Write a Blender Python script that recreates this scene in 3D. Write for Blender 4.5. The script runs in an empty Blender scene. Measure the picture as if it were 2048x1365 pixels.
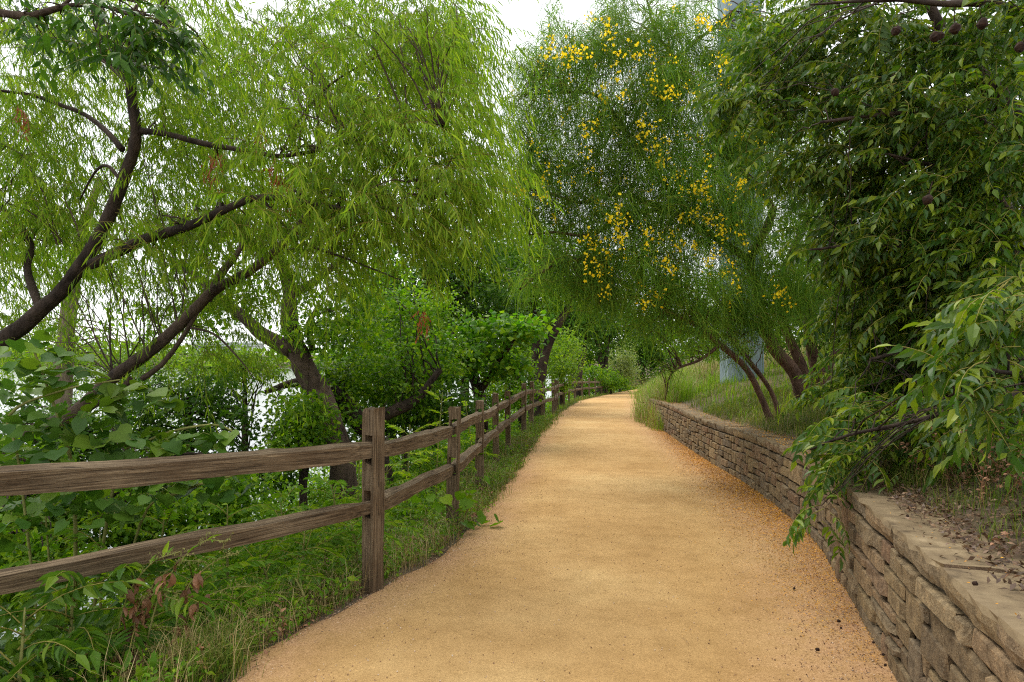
import bpy, math, random
import numpy as np
from mathutils import Vector, Matrix, Euler

random.seed(7); rng = np.random.default_rng(11)
S = bpy.context.scene
COL = S.collection
R = math.radians

# ------------------------------------------------------------------ camera, sky, sun, exposure
F = 1365.0            # focal length in photo pixels (24 mm on a 36 mm wide frame)
EYE = 1.5
HOR = 712.0           # row of the true horizon in the photo
PITCH = math.atan((HOR - 682.5) / F)
cam_d = bpy.data.cameras.new('camera'); cam = bpy.data.objects.new('camera', cam_d); COL.objects.link(cam)
cam_d.lens = 24; cam_d.sensor_width = 36; cam_d.clip_start = 0.05; cam_d.clip_end = 6000
cam.location = (0, 0, EYE); cam.rotation_euler = (math.pi / 2 + PITCH, 0, 0)
S.camera = cam

SUN_EL, SUN_ROT = R(58), R(-35)
w = bpy.data.worlds.new('World'); S.world = w; w.use_nodes = True
nt = w.node_tree; nt.nodes.clear()
sky = nt.nodes.new('ShaderNodeTexSky'); sky.sky_type = 'NISHITA'; sky.sun_disc = False
sky.sun_elevation = SUN_EL; sky.sun_rotation = SUN_ROT; sky.air_density = 1.0; sky.dust_density = 4.0; sky.ozone_density = 1.0
mx = nt.nodes.new('ShaderNodeMix'); mx.data_type = 'RGBA'; mx.inputs['Factor'].default_value = 0.86   # closed overcast veil over the clear sky
mx.inputs[7].default_value = (9.6, 9.8, 10.0, 1)
bg = nt.nodes.new('ShaderNodeBackground'); bg.inputs['Strength'].default_value = 0.10
wo = nt.nodes.new('ShaderNodeOutputWorld')
nt.links.new(sky.outputs[0], mx.inputs[6]); nt.links.new(mx.outputs[2], bg.inputs[0]); nt.links.new(bg.outputs[0], wo.inputs[0])
sd = bpy.data.lights.new('sun', 'SUN'); sd.energy = 1.5; sd.angle = R(40); sd.color = (1.0, 0.95, 0.86)
sun = bpy.data.objects.new('sun', sd); COL.objects.link(sun)
# direction TO the sun for nishita rotation r: (sin r, cos r) on the ground
sv = Vector((math.sin(SUN_ROT) * math.cos(SUN_EL), math.cos(SUN_ROT) * math.cos(SUN_EL), math.sin(SUN_EL)))
sun.rotation_euler = (-sv).to_track_quat('-Z', 'Y').to_euler(); sun.location = (-10, 10, 30)
S.view_settings.view_transform = 'Standard'; S.view_settings.look = 'None'
S.view_settings.exposure = 0.95; S.view_settings.gamma = 1.0; S.view_settings.use_curve_mapping = False
cy = S.cycles
cy.max_bounces = 7; cy.diffuse_bounces = 4; cy.glossy_bounces = 2; cy.transmission_bounces = 5; cy.transparent_max_bounces = 4
cy.use_denoising = False; cy.use_adaptive_sampling = True; cy.adaptive_threshold = 0.012
cy.filter_width = 1.15; cy.caustics_reflective = False; cy.caustics_refractive = False

cp, sp = math.cos(PITCH), math.sin(PITCH)
def P(px, py, Y):
    """the place at distance Y straight ahead that shows at photo pixel (px, py)"""
    u = (px - 1024) / F; v = (682.5 - py) / F
    d = np.array([u, cp - v * sp, sp + v * cp])
    return np.array([0, 0, EYE]) + d * (Y / d[1])

# ------------------------------------------------------------------ node helpers
def mat(name):
    m = bpy.data.materials.new(name); m.use_nodes = True
    m.node_tree.nodes.clear()
    return m, m.node_tree
def N(nt, t, **kw):
    n = nt.nodes.new(t)
    for k, v in kw.items():
        if hasattr(n, k) and k not in n.inputs: setattr(n, k, v)
        else: n.inputs[k].default_value = v
    return n
def ramp(nt, fac, stops):
    r = nt.nodes.new('ShaderNodeValToRGB'); e = r.color_ramp.elements
    while len(e) < len(stops): e.new(0.5)
    for i, (p, c) in enumerate(stops):
        e[i].position = p; e[i].color = (*c, 1)
    if fac is not None: nt.links.new(fac, r.inputs[0])
    return r
def piece_random(nt):
    """one random number per piece: island of a mesh plus object"""
    g = nt.nodes.new('ShaderNodeNewGeometry'); o = nt.nodes.new('ShaderNodeObjectInfo')
    a = N(nt, 'ShaderNodeMath', operation='ADD'); nt.links.new(g.outputs['Random Per Island'], a.inputs[0]); nt.links.new(o.outputs['Random'], a.inputs[1])
    f = N(nt, 'ShaderNodeMath', operation='FRACT'); nt.links.new(a.outputs[0], f.inputs[0])
    return f.outputs[0]

def leaf_mat(name, stops, trans=0.42, rough=0.5, spec=0.35, tint=(1.15, 1.25, 0.55)):
    m, nt = mat(name)
    r = ramp(nt, piece_random(nt), stops)
    geo = nt.nodes.new('ShaderNodeNewGeometry')
    nz = N(nt, 'ShaderNodeTexNoise', Scale=0.9, Detail=2.0)
    tc = nt.nodes.new('ShaderNodeTexCoord'); nt.links.new(geo.outputs['Position'], nz.inputs['Vector'])
    hs = N(nt, 'ShaderNodeHueSaturation'); mr = N(nt, 'ShaderNodeMapRange'); 
    mr.inputs['From Min'].default_value = 0.3; mr.inputs['From Max'].default_value = 0.7; mr.inputs['To Min'].default_value = 0.75; mr.inputs['To Max'].default_value = 1.3
    nt.links.new(nz.outputs['Fac'], mr.inputs['Value']); nt.links.new(mr.outputs[0], hs.inputs['Value']); nt.links.new(r.outputs[0], hs.inputs['Color'])
    p = N(nt, 'ShaderNodeBsdfPrincipled', Roughness=rough); p.inputs['Specular IOR Level'].default_value = spec
    nt.links.new(hs.outputs[0], p.inputs['Base Color'])
    tm = N(nt, 'ShaderNodeMix'); tm.data_type = 'RGBA'; tm.blend_type = 'MULTIPLY'; tm.inputs['Factor'].default_value = 1
    tm.inputs[7].default_value = (*tint, 1); nt.links.new(hs.outputs[0], tm.inputs[6])
    t = nt.nodes.new('ShaderNodeBsdfTranslucent'); nt.links.new(tm.outputs[2], t.inputs['Color'])
    mix = N(nt, 'ShaderNodeMixShader'); mix.inputs[0].default_value = trans
    nt.links.new(p.outputs[0], mix.inputs[1]); nt.links.new(t.outputs[0], mix.inputs[2])
    o = nt.nodes.new('ShaderNodeOutputMaterial'); nt.links.new(mix.outputs[0], o.inputs[0])
    return m

def bark_mat(name, dark, light, scale=14, stretch=(1, 1, 0.25), bump=0.6, rough=0.9):
    m, nt = mat(name)
    tc = nt.nodes.new('ShaderNodeTexCoord'); mp = N(nt, 'ShaderNodeMapping'); mp.inputs['Scale'].default_value = stretch
    nt.links.new(tc.outputs['Object'], mp.inputs['Vector'])
    a = N(nt, 'ShaderNodeTexNoise', Scale=scale, Detail=8.0, Roughness=0.65); nt.links.new(mp.outputs[0], a.inputs['Vector'])
    b = N(nt, 'ShaderNodeTexNoise', Scale=1.7, Detail=3.0); nt.links.new(tc.outputs['Object'], b.inputs['Vector'])
    s = N(nt, 'ShaderNodeMath', operation='ADD'); nt.links.new(a.outputs[0], s.inputs[0]); nt.links.new(b.outputs[0], s.inputs[1])
    h = N(nt, 'ShaderNodeMath', operation='MULTIPLY'); h.inputs[1].default_value = 0.5; nt.links.new(s.outputs[0], h.inputs[0])
    r = ramp(nt, h.outputs[0], [(0.36, dark), (0.62, light)])
    p = N(nt, 'ShaderNodeBsdfPrincipled', Roughness=rough); p.inputs['Specular IOR Level'].default_value = 0.2
    nt.links.new(r.outputs[0], p.inputs['Base Color'])
    bm = N(nt, 'ShaderNodeBump', Strength=1.0, Distance=0.05); nt.links.new(a.outputs[0], bm.inputs['Height']); nt.links.new(bm.outputs[0], p.inputs['Normal'])
    o = nt.nodes.new('ShaderNodeOutputMaterial'); nt.links.new(p.outputs[0], o.inputs[0])
    return m

def wood_mat(name, axis):
    """weathered split cedar; grain runs along the local axis"""
    m, nt = mat(name)
    tc = nt.nodes.new('ShaderNodeTexCoord'); oi = nt.nodes.new('ShaderNodeObjectInfo')
    off = N(nt, 'ShaderNodeVectorMath', operation='SCALE'); off.inputs[0].default_value = (31, 17, 23); nt.links.new(oi.outputs['Random'], off.inputs['Scale'])
    ad = N(nt, 'ShaderNodeVectorMath', operation='ADD'); nt.links.new(tc.outputs['Object'], ad.inputs[0]); nt.links.new(off.outputs[0], ad.inputs[1])
    mp = N(nt, 'ShaderNodeMapping'); sc = [58, 58, 58]; sc[axis] = 1.6; mp.inputs['Scale'].default_value = sc
    nt.links.new(ad.outputs[0], mp.inputs['Vector'])
    g = N(nt, 'ShaderNodeTexNoise', Scale=1.6, Detail=7.0, Roughness=0.7, Distortion=0.5); nt.links.new(mp.outputs[0], g.inputs['Vector'])
    b = N(nt, 'ShaderNodeTexNoise', Scale=3.1, Detail=4.0); nt.links.new(ad.outputs[0], b.inputs['Vector'])
    r = ramp(nt, g.outputs[0], [(0.33, (0.020, 0.014, 0.009)), (0.42, (0.095, 0.069, 0.043)), (0.55, (0.175, 0.132, 0.085)), (0.68, (0.32, 0.25, 0.165))])
    r2 = ramp(nt, b.outputs[0], [(0.35, (0.72, 0.64, 0.55)), (0.65, (1.1, 1.06, 0.98))])
    mm = N(nt, 'ShaderNodeMix'); mm.data_type = 'RGBA'; mm.blend_type = 'MULTIPLY'; mm.inputs['Factor'].default_value = 1
    nt.links.new(r.outputs[0], mm.inputs[6]); nt.links.new(r2.outputs[0], mm.inputs[7])
    p = N(nt, 'ShaderNodeBsdfPrincipled', Roughness=0.85); p.inputs['Specular IOR Level'].default_value = 0.2
    nt.links.new(mm.outputs[2], p.inputs['Base Color'])
    bm = N(nt, 'ShaderNodeBump', Strength=0.9, Distance=0.012); nt.links.new(g.outputs[0], bm.inputs['Height']); nt.links.new(bm.outputs[0], p.inputs['Normal'])
    o = nt.nodes.new('ShaderNodeOutputMaterial'); nt.links.new(p.outputs[0], o.inputs[0])
    return m

def plain_mat(name, stops, scale=20, rough=0.9, bump=0.0, per_piece=False, detail=6.0):
    m, nt = mat(name)
    tc = nt.nodes.new('ShaderNodeNewGeometry')
    a = N(nt, 'ShaderNodeTexNoise', Scale=scale, Detail=detail, Roughness=0.65); nt.links.new(tc.outputs['Position'], a.inputs['Vector'])
    r = ramp(nt, piece_random(nt) if per_piece else a.outputs[0], stops)
    p = N(nt, 'ShaderNodeBsdfPrincipled', Roughness=rough); p.inputs['Specular IOR Level'].default_value = 0.2
    nt.links.new(r.outputs[0], p.inputs['Base Color'])
    if bump:
        bm = N(nt, 'ShaderNodeBump', Strength=bump, Distance=0.02); nt.links.new(a.outputs[0], bm.inputs['Height']); nt.links.new(bm.outputs[0], p.inputs['Normal'])
    o = nt.nodes.new('ShaderNodeOutputMaterial'); nt.links.new(p.outputs[0], o.inputs[0])
    return m

M = {}
M['willow'] = leaf_mat('willow_leaf', [(0, (0.085, 0.170, 0.010)), (0.5, (0.175, 0.285, 0.014)), (1, (0.33, 0.42, 0.028))], trans=0.55, spec=0.18, rough=0.6, tint=(1.1, 1.25, 0.6))
M['willow_twig'] = plain_mat('willow_twig', [(0.3, (0.12, 0.10, 0.02)), (0.7, (0.28, 0.24, 0.04))])
M['retama'] = leaf_mat('retama_leaf', [(0, (0.065, 0.165, 0.024)), (0.5, (0.135, 0.25, 0.026)), (1, (0.25, 0.36, 0.035))], trans=0.45, spec=0.15, rough=0.6)
M['walnut'] = leaf_mat('pinnate_leaf', [(0, (0.036, 0.095, 0.012)), (0.5, (0.070, 0.135, 0.012)), (0.75, (0.13, 0.20, 0.012)), (1, (0.24, 0.30, 0.012))], trans=0.42, rough=0.42, spec=0.38)
M['sapling'] = leaf_mat('sapling_leaf', [(0, (0.075, 0.175, 0.008)), (0.6, (0.13, 0.26, 0.009)), (1, (0.25, 0.35, 0.012))], trans=0.42, spec=0.25)
M['sapling_bright'] = leaf_mat('bright_sapling_leaf', [(0, (0.16, 0.31, 0.006)), (0.6, (0.28, 0.43, 0.008)), (1, (0.42, 0.52, 0.01))], trans=0.45, spec=0.2)
M['broad'] = leaf_mat('broad_leaf', [(0, (0.040, 0.105, 0.014)), (0.6, (0.075, 0.155, 0.016)), (1, (0.15, 0.24, 0.018))], trans=0.35, rough=0.5, spec=0.3)
M['gloss'] = leaf_mat('glossy_leaf', [(0, (0.03, 0.085, 0.012)), (0.6, (0.05, 0.125, 0.014)), (1, (0.09, 0.19, 0.015))], trans=0.42, rough=0.45, spec=0.25)
M['wood_dark'] = leaf_mat('woodland_leaf_dark', [(0, (0.030, 0.085, 0.006)), (0.6, (0.055, 0.135, 0.008)), (1, (0.12, 0.21, 0.010))], trans=0.42, spec=0.2)
M['wood_mid'] = leaf_mat('woodland_leaf_mid', [(0, (0.060, 0.150, 0.006)), (0.6, (0.125, 0.25, 0.007)), (1, (0.27, 0.39, 0.012))], trans=0.48, spec=0.2)
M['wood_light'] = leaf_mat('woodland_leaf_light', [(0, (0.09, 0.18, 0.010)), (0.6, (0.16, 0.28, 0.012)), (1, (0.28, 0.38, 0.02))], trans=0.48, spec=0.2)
M['redbud'] = leaf_mat('redbud_leaf', [(0, (0.05, 0.16, 0.007)), (0.6, (0.11, 0.26, 0.010)), (1, (0.26, 0.40, 0.015))], trans=0.48, spec=0.25)
M['wood_shade'] = leaf_mat('shade_fill_leaf', [(0, (0.020, 0.060, 0.012)), (0.6, (0.035, 0.09, 0.014)), (1, (0.07, 0.13, 0.018))], trans=0.35, spec=0.3)  # leaf colour extra dark, with the bank's deep shade painted in
M['hill_leaf'] = leaf_mat('hillside_leaf', [(0, (0.030, 0.080, 0.008)), (0.6, (0.065, 0.13, 0.010)), (1, (0.15, 0.22, 0.012))], trans=0.4, spec=0.25)
M['litter_leaf'] = leaf_mat('fallen_leaf', [(0, (0.05, 0.027, 0.014)), (0.6, (0.105, 0.058, 0.030)), (1, (0.21, 0.125, 0.065))], trans=0.1, tint=(1, 1, 1))
M['sapling_deep'] = leaf_mat('deep_sapling_leaf', [(0, (0.05, 0.125, 0.010)), (0.6, (0.085, 0.18, 0.012)), (1, (0.17, 0.26, 0.014))], trans=0.4, spec=0.3, rough=.5)
M['olive'] = leaf_mat('olive_leaf', [(0, (0.14, 0.20, 0.05)), (0.6, (0.24, 0.30, 0.08)), (1, (0.38, 0.41, 0.13))], trans=0.4)
M['grass'] = leaf_mat('grass_blade', [(0, (0.06, 0.115, 0.014)), (0.5, (0.11, 0.17, 0.018)), (0.8, (0.18, 0.20, 0.035)), (1, (0.32, 0.23, 0.085))], trans=0.4, spec=0.2)
M['grass_lush'] = leaf_mat('lush_grass_blade', [(0, (0.10, 0.22, 0.008)), (0.6, (0.18, 0.31, 0.012)), (1, (0.30, 0.39, 0.03))], trans=0.42, spec=0.2)
M['straw'] = leaf_mat('straw_blade', [(0, (0.20, 0.14, 0.05)), (0.5, (0.34, 0.26, 0.10)), (1, (0.48, 0.38, 0.17))], trans=0.25, tint=(1, 1, 1))
M['dead'] = leaf_mat('dead_leaf', [(0, (0.10, 0.048, 0.022)), (0.5, (0.20, 0.095, 0.045)), (1, (0.34, 0.17, 0.085))], trans=0.15, tint=(1, 1, 1))
M['petal'] = leaf_mat('yellow_petal', [(0, (0.88, 0.66, 0.012)), (0.75, (0.92, 0.76, 0.03)), (1, (0.86, 0.52, 0.012))], trans=0.4, tint=(1.1, 1.1, 1), spec=0.1)
M['litter'] = leaf_mat('fallen_petal', [(0, (0.15, 0.065, 0.014)), (0.25, (0.36, 0.155, 0.010)), (0.75, (0.56, 0.25, 0.008)), (1, (0.66, 0.34, 0.015))], trans=0.05, tint=(1, 1, 1))
M['rust'] = leaf_mat('rusty_catkin', [(0, (0.22, 0.05, 0.015)), (1, (0.40, 0.11, 0.03))], trans=0.2, tint=(1, 1, 1))
M['bark_dark'] = bark_mat('dark_bark', (0.012, 0.008, 0.006), (0.075, 0.052, 0.037))
M['bark_mid'] = bark_mat('brown_bark', (0.025, 0.017, 0.012), (0.13, 0.09, 0.063))
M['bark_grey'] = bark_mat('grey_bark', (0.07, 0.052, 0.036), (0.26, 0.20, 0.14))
M['bark_retama'] = bark_mat('retama_bark', (0.045, 0.027, 0.018), (0.17, 0.10, 0.065), scale=22)
M['stem'] = plain_mat('green_stem', [(0.3, (0.12, 0.13, 0.03)), (0.7, (0.26, 0.25, 0.08))])
M['rachis'] = plain_mat('leaf_stalk', [(0.3, (0.15, 0.14, 0.03)), (0.7, (0.28, 0.24, 0.06))])
M['pod'] = plain_mat('seed_pod', [(0.3, (0.008, 0.005, 0.004)), (0.7, (0.05, 0.025, 0.015))], scale=60)
M['rail'] = wood_mat('weathered_rail', 0)
M['post'] = wood_mat('weathered_post', 2)
M['concrete'] = plain_mat('pale_concrete', [(0.3, (0.17, 0.225, 0.245)), (0.7, (0.27, 0.335, 0.355))], scale=1.8, bump=0.05)
M['pale'] = plain_mat('pale_wall', [(0.3, (0.50, 0.52, 0.53)), (0.7, (0.62, 0.63, 0.63))], scale=0.1)
M['dark_gap'] = plain_mat('shaded_opening', [(0.3, (0.16, 0.18, 0.19)), (0.7, (0.22, 0.24, 0.25))], scale=0.1)

# ------------------------------------------------------------------ mesh helpers
class MB:
    def __init__(self): self.V = []; self.F = []; self.n = 0
    def add(self, V, Fs, m=0, smooth=False):
        V = np.asarray(V, float).reshape(-1, 3)
        if not isinstance(Fs, list): Fs = [Fs]
        for f in Fs:
            f = np.asarray(f, int)
            if len(f): self.F.append((f + self.n, m, smooth))
        self.V.append(V); self.n += len(V)
    def mesh(self, name, mats):
        me = bpy.data.meshes.new(name)
        V = np.concatenate(self.V) if self.V else np.zeros((0, 3))
        me.vertices.add(len(V)); me.vertices.foreach_set('co', V.astype(np.float32).ravel())
        L = np.concatenate([f.ravel() for f, _, _ in self.F])
        st = []; c = 0; mi = []; sm = []
        for f, m, s in self.F:
            k = f.shape[1]; st.append(c + np.arange(len(f)) * k); c += f.size
            mi.append(np.full(len(f), m)); sm.append(np.full(len(f), s))
        st = np.concatenate(st)
        me.loops.add(len(L)); me.loops.foreach_set('vertex_index', L.astype(np.int32))
        me.polygons.add(len(st)); me.polygons.foreach_set('loop_start', st.astype(np.int32))
        for m in mats: me.materials.append(M[m])
        me.polygons.foreach_set('material_index', np.concatenate(mi).astype(np.int32))
        me.polygons.foreach_set('use_smooth', np.concatenate(sm))
        me.update(calc_edges=True); me.validate()
        return me
    def build(self, name, mats, parent=None, kind=None):
        o = bpy.data.objects.new(name, self.mesh(name, mats)); COL.objects.link(o)
        if parent: o.parent = parent; o.location = -parent.location
        if kind: o['kind'] = kind
        return o

def tag(o, label, cat, group=None):
    o['label'] = label; o['category'] = cat
    if group: o['group'] = group
    return o
def thing(name, loc, label, cat, group=None):
    o = bpy.data.objects.new(name, None); o.empty_display_size = 0.2; o.location = Vector(np.asarray(loc, float)); COL.objects.link(o)
    return tag(o, label, cat, group)

def nrm(a): return a / np.maximum(np.linalg.norm(a, axis=-1, keepdims=True), 1e-9)

def crom(pts, n=6):
    """smooth curve through control points (any number of columns)"""
    p = np.asarray(pts, float); q = np.vstack([2 * p[0] - p[1], p, 2 * p[-1] - p[-2]]); out = []
    for i in range(1, len(q) - 2):
        t = np.linspace(0, 1, n, endpoint=False)[:, None]
        a, b, c, d = q[i - 1], q[i], q[i + 1], q[i + 2]
        out.append(0.5 * ((2 * b) + (-a + c) * t + (2 * a - 5 * b + 4 * c - d) * t ** 2 + (-a + 3 * b - 3 * c + d) * t ** 3))
    out.append(q[-2][None]); return np.vstack(out)

def tube(pts, rad, n=8, rough=0.0):
    pts = np.asarray(pts, float); k = len(pts); rad = np.broadcast_to(np.asarray(rad, float), (k,))
    T = nrm(np.gradient(pts, axis=0)); a = np.array([0, 0, 1.0]) if abs(T[0][2]) < 0.9 else np.array([1.0, 0, 0])
    u = np.cross(T[0], a); u /= np.linalg.norm(u); V = []
    ang = np.linspace(0, 2 * np.pi, n, endpoint=False)
    for i in range(k):
        u = u - T[i] * np.dot(u, T[i]); u /= max(np.linalg.norm(u), 1e-9); v = np.cross(T[i], u)
        r = rad[i] * (1 + (rng.normal(0, rough, n) if rough else 0))
        V.append(pts[i] + (np.cos(ang) * r)[:, None] * u + (np.sin(ang) * r)[:, None] * v)
    V = np.vstack(V); i = np.arange(k - 1)[:, None] * n; j = np.arange(n)[None]; j2 = (j + 1) % n
    Fq = np.stack([i + j, i + j2, i + n + j2, i + n + j], -1).reshape(-1, 4)
    V = np.vstack([V, pts[0], pts[-1]]); e = (k - 1) * n
    j = np.arange(n); cap = np.vstack([np.stack([np.full(n, k * n), (j + 1) % n, j], -1), np.stack([np.full(n, k * n + 1), e + j, e + (j + 1) % n], -1)])
    return V, [Fq, cap]

def limb(mb, ctrl, n=10, seg=6, m=0, rough=0.06):
    """ctrl rows: x, y, z, radius"""
    c = crom(ctrl, seg); V, f = tube(c[:, :3], np.maximum(c[:, 3], 0.003), n, rough); mb.add(V, f, m, True); return c
def PL(rows):
    """rows (px, py, distance, width in photo pixels) -> x, y, z, radius"""
    return [list(P(a, b, Y)) + [wd / 2 / F * Y] for a, b, Y, wd in rows]

def place(T, Fs, pos, D, up, size, wid=None):
    """copy a leaf template (local y = along, x = across, z = face) to many places, as arrays"""
    D = nrm(D); X = np.cross(D, up); X = nrm(np.where(np.linalg.norm(X, axis=1, keepdims=True) < 1e-3, np.array([1.0, 0, 0]), X)); Zz = np.cross(X, D)
    size = np.broadcast_to(np.asarray(size, float), (len(pos),)); wid = size if wid is None else np.broadcast_to(wid, (len(pos),))
    V = pos[:, None] + T[None, :, 0:1] * wid[:, None, None] * X[:, None] + T[None, :, 1:2] * size[:, None, None] * D[:, None] + T[None, :, 2:3] * size[:, None, None] * Zz[:, None]
    k = len(T); off = (np.arange(len(pos)) * k)
    return V.reshape(-1, 3), [(np.asarray(f)[None] + off[:, None, None]).reshape(-1, np.asarray(f).shape[1]) for f in Fs]

NARROW = (np.array([[0, 0, 0], [-.5, .33, .02], [.5, .33, .02], [-.36, .7, -.04], [.36, .7, -.04], [0, 1, -.16]], float), [np.array([[0, 2, 1], [3, 4, 5]]), np.array([[1, 2, 4, 3]])])
LEAFLET = (np.array([[0, 0, 0], [-.5, .30, .05], [0, .30, -.02], [.5, .30, .05], [-.34, .65, .0], [0, .66, -.07], [.34, .65, .0], [0, 1, -.20]], float),
           [np.array([[0, 2, 1], [0, 3, 2], [4, 5, 7], [5, 6, 7]]), np.array([[1, 2, 5, 4], [2, 3, 6, 5]])])
DIAMOND = (np.array([[0, 0, 0], [-.5, .45, .05], [.5, .45, .05], [0, 1, -.1]], float), [np.array([[0, 2, 1], [1, 2, 3]])])
_h = [(0.0, .10), (.28, -.03), (.50, .16), (.55, .40), (.42, .66), (.2, .86), (0, 1.04), (-.2, .86), (-.42, .66), (-.55, .40), (-.50, .16), (-.28, -.03)]
HEART = (np.array([[0, .42, -.05]] + [[x, y, .10 * abs(x) - .16 * max(y - .4, 0) ** 2 + (.03 if i % 2 else 0)] for i, (x, y) in enumerate(_h)], float), [np.array([[0, 1 + (i + 1) % 12, 1 + i] for i in range(12)])])

def mapfaces(Fs, off): return [np.asarray(f) + off for f in Fs]

# ------------------------------------------------------------------ ground shape
_gy = np.array([-10, 0, 13, 17, 27, 38, 60, 80, 110, 160, 1000]); _gz = np.array([.35, 0, -.457, -.42, -.75, -.98, -1.75, -2.45, -2.9, -3.0, -3.0])
_fy = np.linspace(-10, 1000, 10101); _fz = np.interp(_fy, _gy, _gz); _k = np.ones(31) / 31; _fz = np.convolve(np.pad(_fz, 15, mode='edge'), _k, 'valid')
def G(y): return np.interp(y, _fy, _fz)
_ly = [-10, 0, 1, 2.2, 3.38, 3.86, 4.82, 5.6, 6.8, 8.5, 12, 16, 27, 38, 60, 80, 110]; _lx = [-2.6, -1.95, -1.8, -1.6, -1.37, -1.31, -1.0, -.68, -.42, -.22, .14, .6, 1.9, 3.8, 9.05, 14.4, 26]
_ry = [-10, 0, 1.96, 2.39, 3.38, 4.27, 6.2, 8.5, 10.5, 13.2, 16, 21, 27, 39, 59, 80, 110]; _rx = [-.6, .85, 1.49, 1.62, 1.92, 2.19, 2.80, 3.20, 3.44, 3.64, 3.78, 4.2, 5.2, 7.3, 12, 18, 30]
def sm(xp, fp):
    y = np.linspace(-10, 110, 2401); v = np.interp(y, xp, fp); k = np.ones(15) / 15; v = np.convolve(np.pad(v, 7, mode='edge'), k, 'valid'); return lambda q: np.interp(q, y, v)
XL, XR = sm(_ly, _lx), sm(_ry, _rx)
WALL_END = 21.0
def wfac(y): return np.clip((22.5 - y) / 2.5, 0, 1)
def Z(x, y):
    x = np.asarray(x, float); y = np.asarray(y, float); g = G(y); dl = XL(y) - x; dr = x - XR(y)
    lip = 0.02 * np.sin(y * 3.1) + .03
    drop = np.clip(dl, 0, .5) * .10 + lip * np.clip(dl / .25, 0, 1) + .40 * np.clip(dl - .45, 0, None)
    zl = np.maximum(g - drop, -4.6 + .4 * np.tanh((g - drop + 4.6) / .4) * (g - drop > -4.6))
    sl = np.interp(y, [0, 12, 22, 34, 50, 110], [.20, .26, .34, .50, .42, .2])
    wf = wfac(y); b = wf * (.63 * np.clip((dr - .06) / .06, 0, 1) + .125 * np.clip((dr - .22) / .16, 0, 1)) + sl * np.clip(dr - .42 * wf, 0, None)
    zr = g + 3.6 * np.tanh(b / 3.6)
    z = np.where(dl > 0, zl, np.where(dr > 0, zr, g))
    n = .05 * np.sin(x * 1.7 + y * .6) * np.sin(y * 1.3 - x * .5)
    far = np.clip(np.maximum(dl - .5, dr - .7), 0, 1)
    return z + n * far

def sheet(X, Y, Zz):
    r, c = X.shape; V = np.stack([X, Y, Zz], -1).reshape(-1, 3); i = np.arange(r - 1)[:, None] * c; j = np.arange(c - 1)[None]
    return V, np.stack([i + j, i + j + 1, i + c + j + 1, i + c + j], -1).reshape(-1, 4)

rows = np.concatenate([np.arange(-8, 14, .25), np.arange(14, 40, .6), np.arange(40, 112, 1.5), [120, 140, 180, 260, 400, 700, 1000]])
dls = np.array([900, 500, 250, 120, 70, 50, 40, 32, 26, 21, 17, 14, 11.5, 9.5, 8, 6.7, 5.6, 4.6, 3.8, 3.1, 2.5, 2, 1.6, 1.25, .95, .7, .5, .35, .22, .1, 0.02])
drs = np.array([0.0, .06, .13, .25, .42, .6, .8, 1.1, 1.4, 1.8, 2.2, 2.7, 3.3, 4, 5, 6, 7.5, 9.5, 12, 15, 20, 28, 40, 60, 100, 200, 500, 1500])
Yg = rows[:, None]; xl = XL(rows)[:, None]; xr = XR(rows)[:, None]
Xg = np.concatenate([xl - dls[None], xl + (xr - xl) * np.linspace(.04, .96, 6)[None], xr + drs[None]], 1); Yb = np.broadcast_to(Yg, Xg.shape)
Zg = Z(Xg, Yb); Zg[:, len(dls):len(dls) + 6] -= .02
def ground_mat():
    m, nt = mat('bank_soil'); g = nt.nodes.new('ShaderNodeNewGeometry')
    a = N(nt, 'ShaderNodeTexNoise', Scale=1.6, Detail=8.0, Roughness=.7); b = N(nt, 'ShaderNodeTexNoise', Scale=40.0, Detail=5.0, Roughness=.7)
    nt.links.new(g.outputs['Position'], a.inputs[0]); nt.links.new(g.outputs['Position'], b.inputs[0])
    r = ramp(nt, a.outputs[0], [(.35, (.075, .060, .028)), (.55, (.115, .078, .042)), (.7, (.19, .125, .07))]); r2 = ramp(nt, b.outputs[0], [(.3, (.5, .45, .4)), (.7, (1.25, 1.2, 1.1))])
    mm = N(nt, 'ShaderNodeMix'); mm.data_type = 'RGBA'; mm.blend_type = 'MULTIPLY'; mm.inputs['Factor'].default_value = 1
    nt.links.new(r.outputs[0], mm.inputs[6]); nt.links.new(r2.outputs[0], mm.inputs[7])
    p = N(nt, 'ShaderNodeBsdfPrincipled', Roughness=.95); nt.links.new(mm.outputs[2], p.inputs[0])
    bm = N(nt, 'ShaderNodeBump', Strength=.7, Distance=.03); nt.links.new(b.outputs[0], bm.inputs['Height']); nt.links.new(bm.outputs[0], p.inputs['Normal'])
    o = nt.nodes.new('ShaderNodeOutputMaterial'); nt.links.new(p.outputs[0], o.inputs[0]); return m
M['ground'] = ground_mat()
mb = MB(); V, f = sheet(Xg, Yb, Zg); mb.add(V, f, 0, True); mb.build('ground', ['ground'], kind='structure')

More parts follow.
